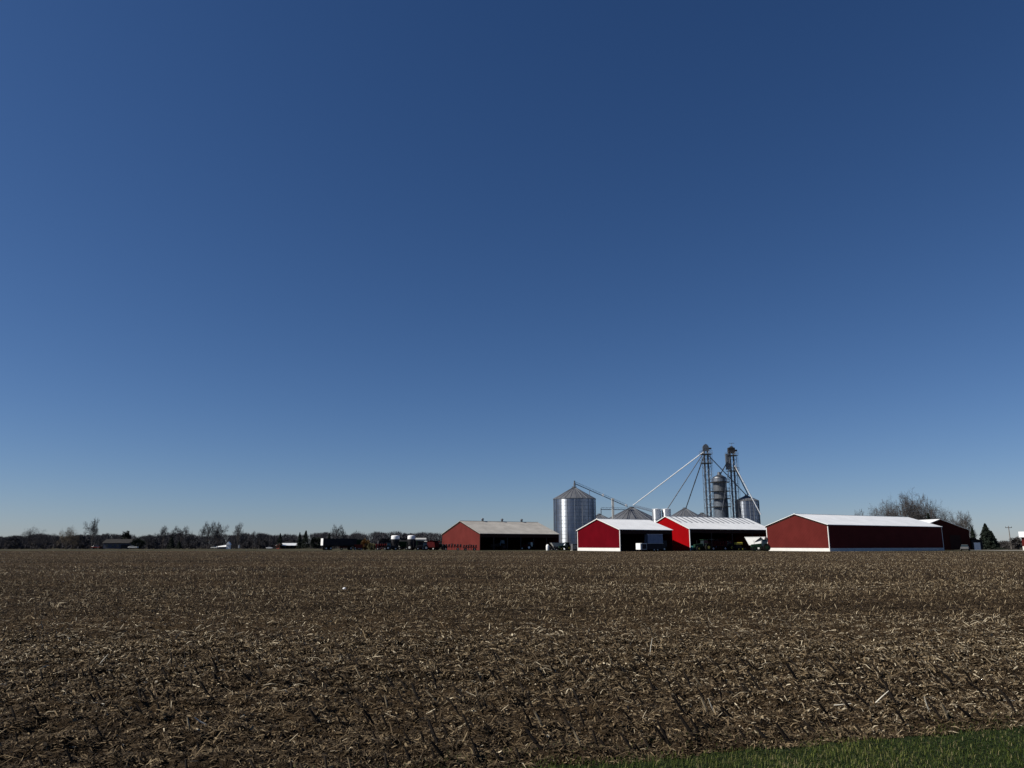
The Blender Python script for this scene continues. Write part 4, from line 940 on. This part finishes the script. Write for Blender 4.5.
shrub('dark round-topped evergreen above the blue-grey house roof', 126, 530.5, 8, 420, 'needle', 6, 900, 'evergreen_tree', 'tree', 'dark evergreens')
shrub('broad dark round evergreen right of the blue-grey house', 138.5, 538.5, 12, 385, 'needle', 7, 2200, 'evergreen_tree', 'tree', 'dark evergreens')
for px, top, wd, Y, lb in ((171.5, 536.5, 10, 390, 'left and taller dark evergreen of the pair below the broad bare tree'), (179.5, 541, 7, 385, 'right and shorter dark evergreen of the pair below the broad bare tree'),
        (280, 533.5, 8, 520, 'dark evergreen rising behind the left end of the little red barn'), (299.5, 532.5, 7, 470, 'left dark spruce of the pair right of the little red barn'), (305.5, 530.5, 11, 460, 'right dark spruce of the pair right of the little red barn'), (329, 533, 7, 330, 'dark evergreen tip left of the bare tree over the grain trailer')):
    spruce(lb, px, top, wd, Y, int(px), 1500)
shrub('dark bushy evergreen behind the white end of the grain trailer', 316, 537, 12, 330, 'needle', 17, 2200, 'evergreen_tree', 'tree', 'dark evergreens')
shrub('orange-brown autumn bush between the wagon and the planter', 365.5, 539, 7.5, 216, 'shrub_or', 21, 1800)
shrub('low olive shrub right of the orange autumn bush', 371.5, 543, 8, 214, 'shrub_ol', 22, 1500)
for k_, (px, top, wd, lb) in enumerate(((14, 536, 14, 'low dark leafless thicket at the very far left'), (42, 535.5, 16, 'dark leafless thicket between the round trees at far left'), (82, 535, 14, 'leafless thicket left of the tall sparse tree'), (151, 536, 14, 'leafless thicket right of the round evergreen'), (193, 536.5, 16, 'leafless thicket left of the leaning pair of trees'),
        (262, 536, 14, 'dark thicket left of the little red barn'), (246, 537, 14, 'low dark thicket right of the pointed white shed'), (290, 537, 18, 'dark thicket behind the little red barn'), (395, 533.5, 24, 'broad rounded thicket rising behind the white topped carts'))):
    shrub(lb, px, top, wd, 545+k_*5, 'twig_dark', 50+k_, 1500, 'thicket', 'thicket', 'leafless thickets along the tree line')
shrub('low bare brown bush near the utility pole', 1003, 541, 14, 300, 'twig', 31, 1400)
shrub('taller bare brown bush between the utility pole and the red house', 1016, 537, 10, 270, 'twig', 32, 1600)
shrub('low dark bush at the foot of the large spruce', 998.5, 547.5, 8, 215, 'needle', 33, 900)

# distant wood: one mass of leafless crowns
def wood(name, label, x0, x1, Y0, Y1, prof, ntree, seed, mat='twig_dark', per=170):
    rg = np.random.default_rng(seed); P = []; Q = []; o = 0
    for k in range(ntree):
        px = rg.uniform(x0, x1); Y = rg.uniform(Y0, Y1); top = np.interp(px, prof[0], prof[1])+abs(rg.normal(0, .8))+.9*math.sin(px*.23+2*math.sin(px*.05))+.8*math.sin(px*.091+1)
        H = zat(top, Y, px)-dip(Y); H = max(H, 2.5); cx, cy, cz = place(px, Y); Rw = rg.uniform(2.5, 5.0)*Y/560
        n = per; z = H*(1-rg.random(n)**1.3*.98); rad = Rw*np.sqrt(np.clip(1-((z/H-.55)/.5)**2, .12, 1))*np.sqrt(rg.random(n)); a = rg.random(n)*2*np.pi
        c = np.stack([cx+rad*np.cos(a), cy+rad*np.sin(a), cz+z], -1)
        d = np.stack([np.cos(a)*.45+rg.normal(0, .25, n), np.sin(a)*.45+rg.normal(0, .25, n), np.ones(n)], -1); d /= np.linalg.norm(d, axis=1)[:, None]
        s = np.cross(d, rg.normal(size=(n, 3))); s /= np.linalg.norm(s, axis=1)[:, None]
        l = (rg.uniform(.5, 1.2, n)*Y/560)[:, None]; w_ = (rg.uniform(.05, .20, n)*Y/560*(1.6-z/H))[:, None]
        P.append(np.stack([c-d*l-s*w_, c-d*l+s*w_, c+d*l+s*w_*.3, c+d*l-s*w_*.3], 1).reshape(-1, 3)); o4 = np.arange(n)*4+o; Q.append(np.stack([o4, o4+1, o4+2, o4+3], -1)); o += n*4
    ob = np_mesh(name, np.vstack(P), np.vstack(Q), mat); return tag(ob, label, 'woodland', kind='stuff')
wood('distant_wood', 'dark leafless wood running along the horizon behind the left fields', -40, 470, 600, 760, ([-40, 0, 60, 100, 150, 200, 250, 300, 330, 390, 420, 470], [536, 536, 535.5, 535, 535, 535, 534.5, 534.5, 534, 533, 532.5, 534]), 620, 71)
wood('distant_wood', 'low brown leafless wood on the horizon between spruce and right edge', 940, 1090, 520, 640, ([940, 1000, 1015, 1090], [541, 543, 541, 540]), 110, 72, 'twig')
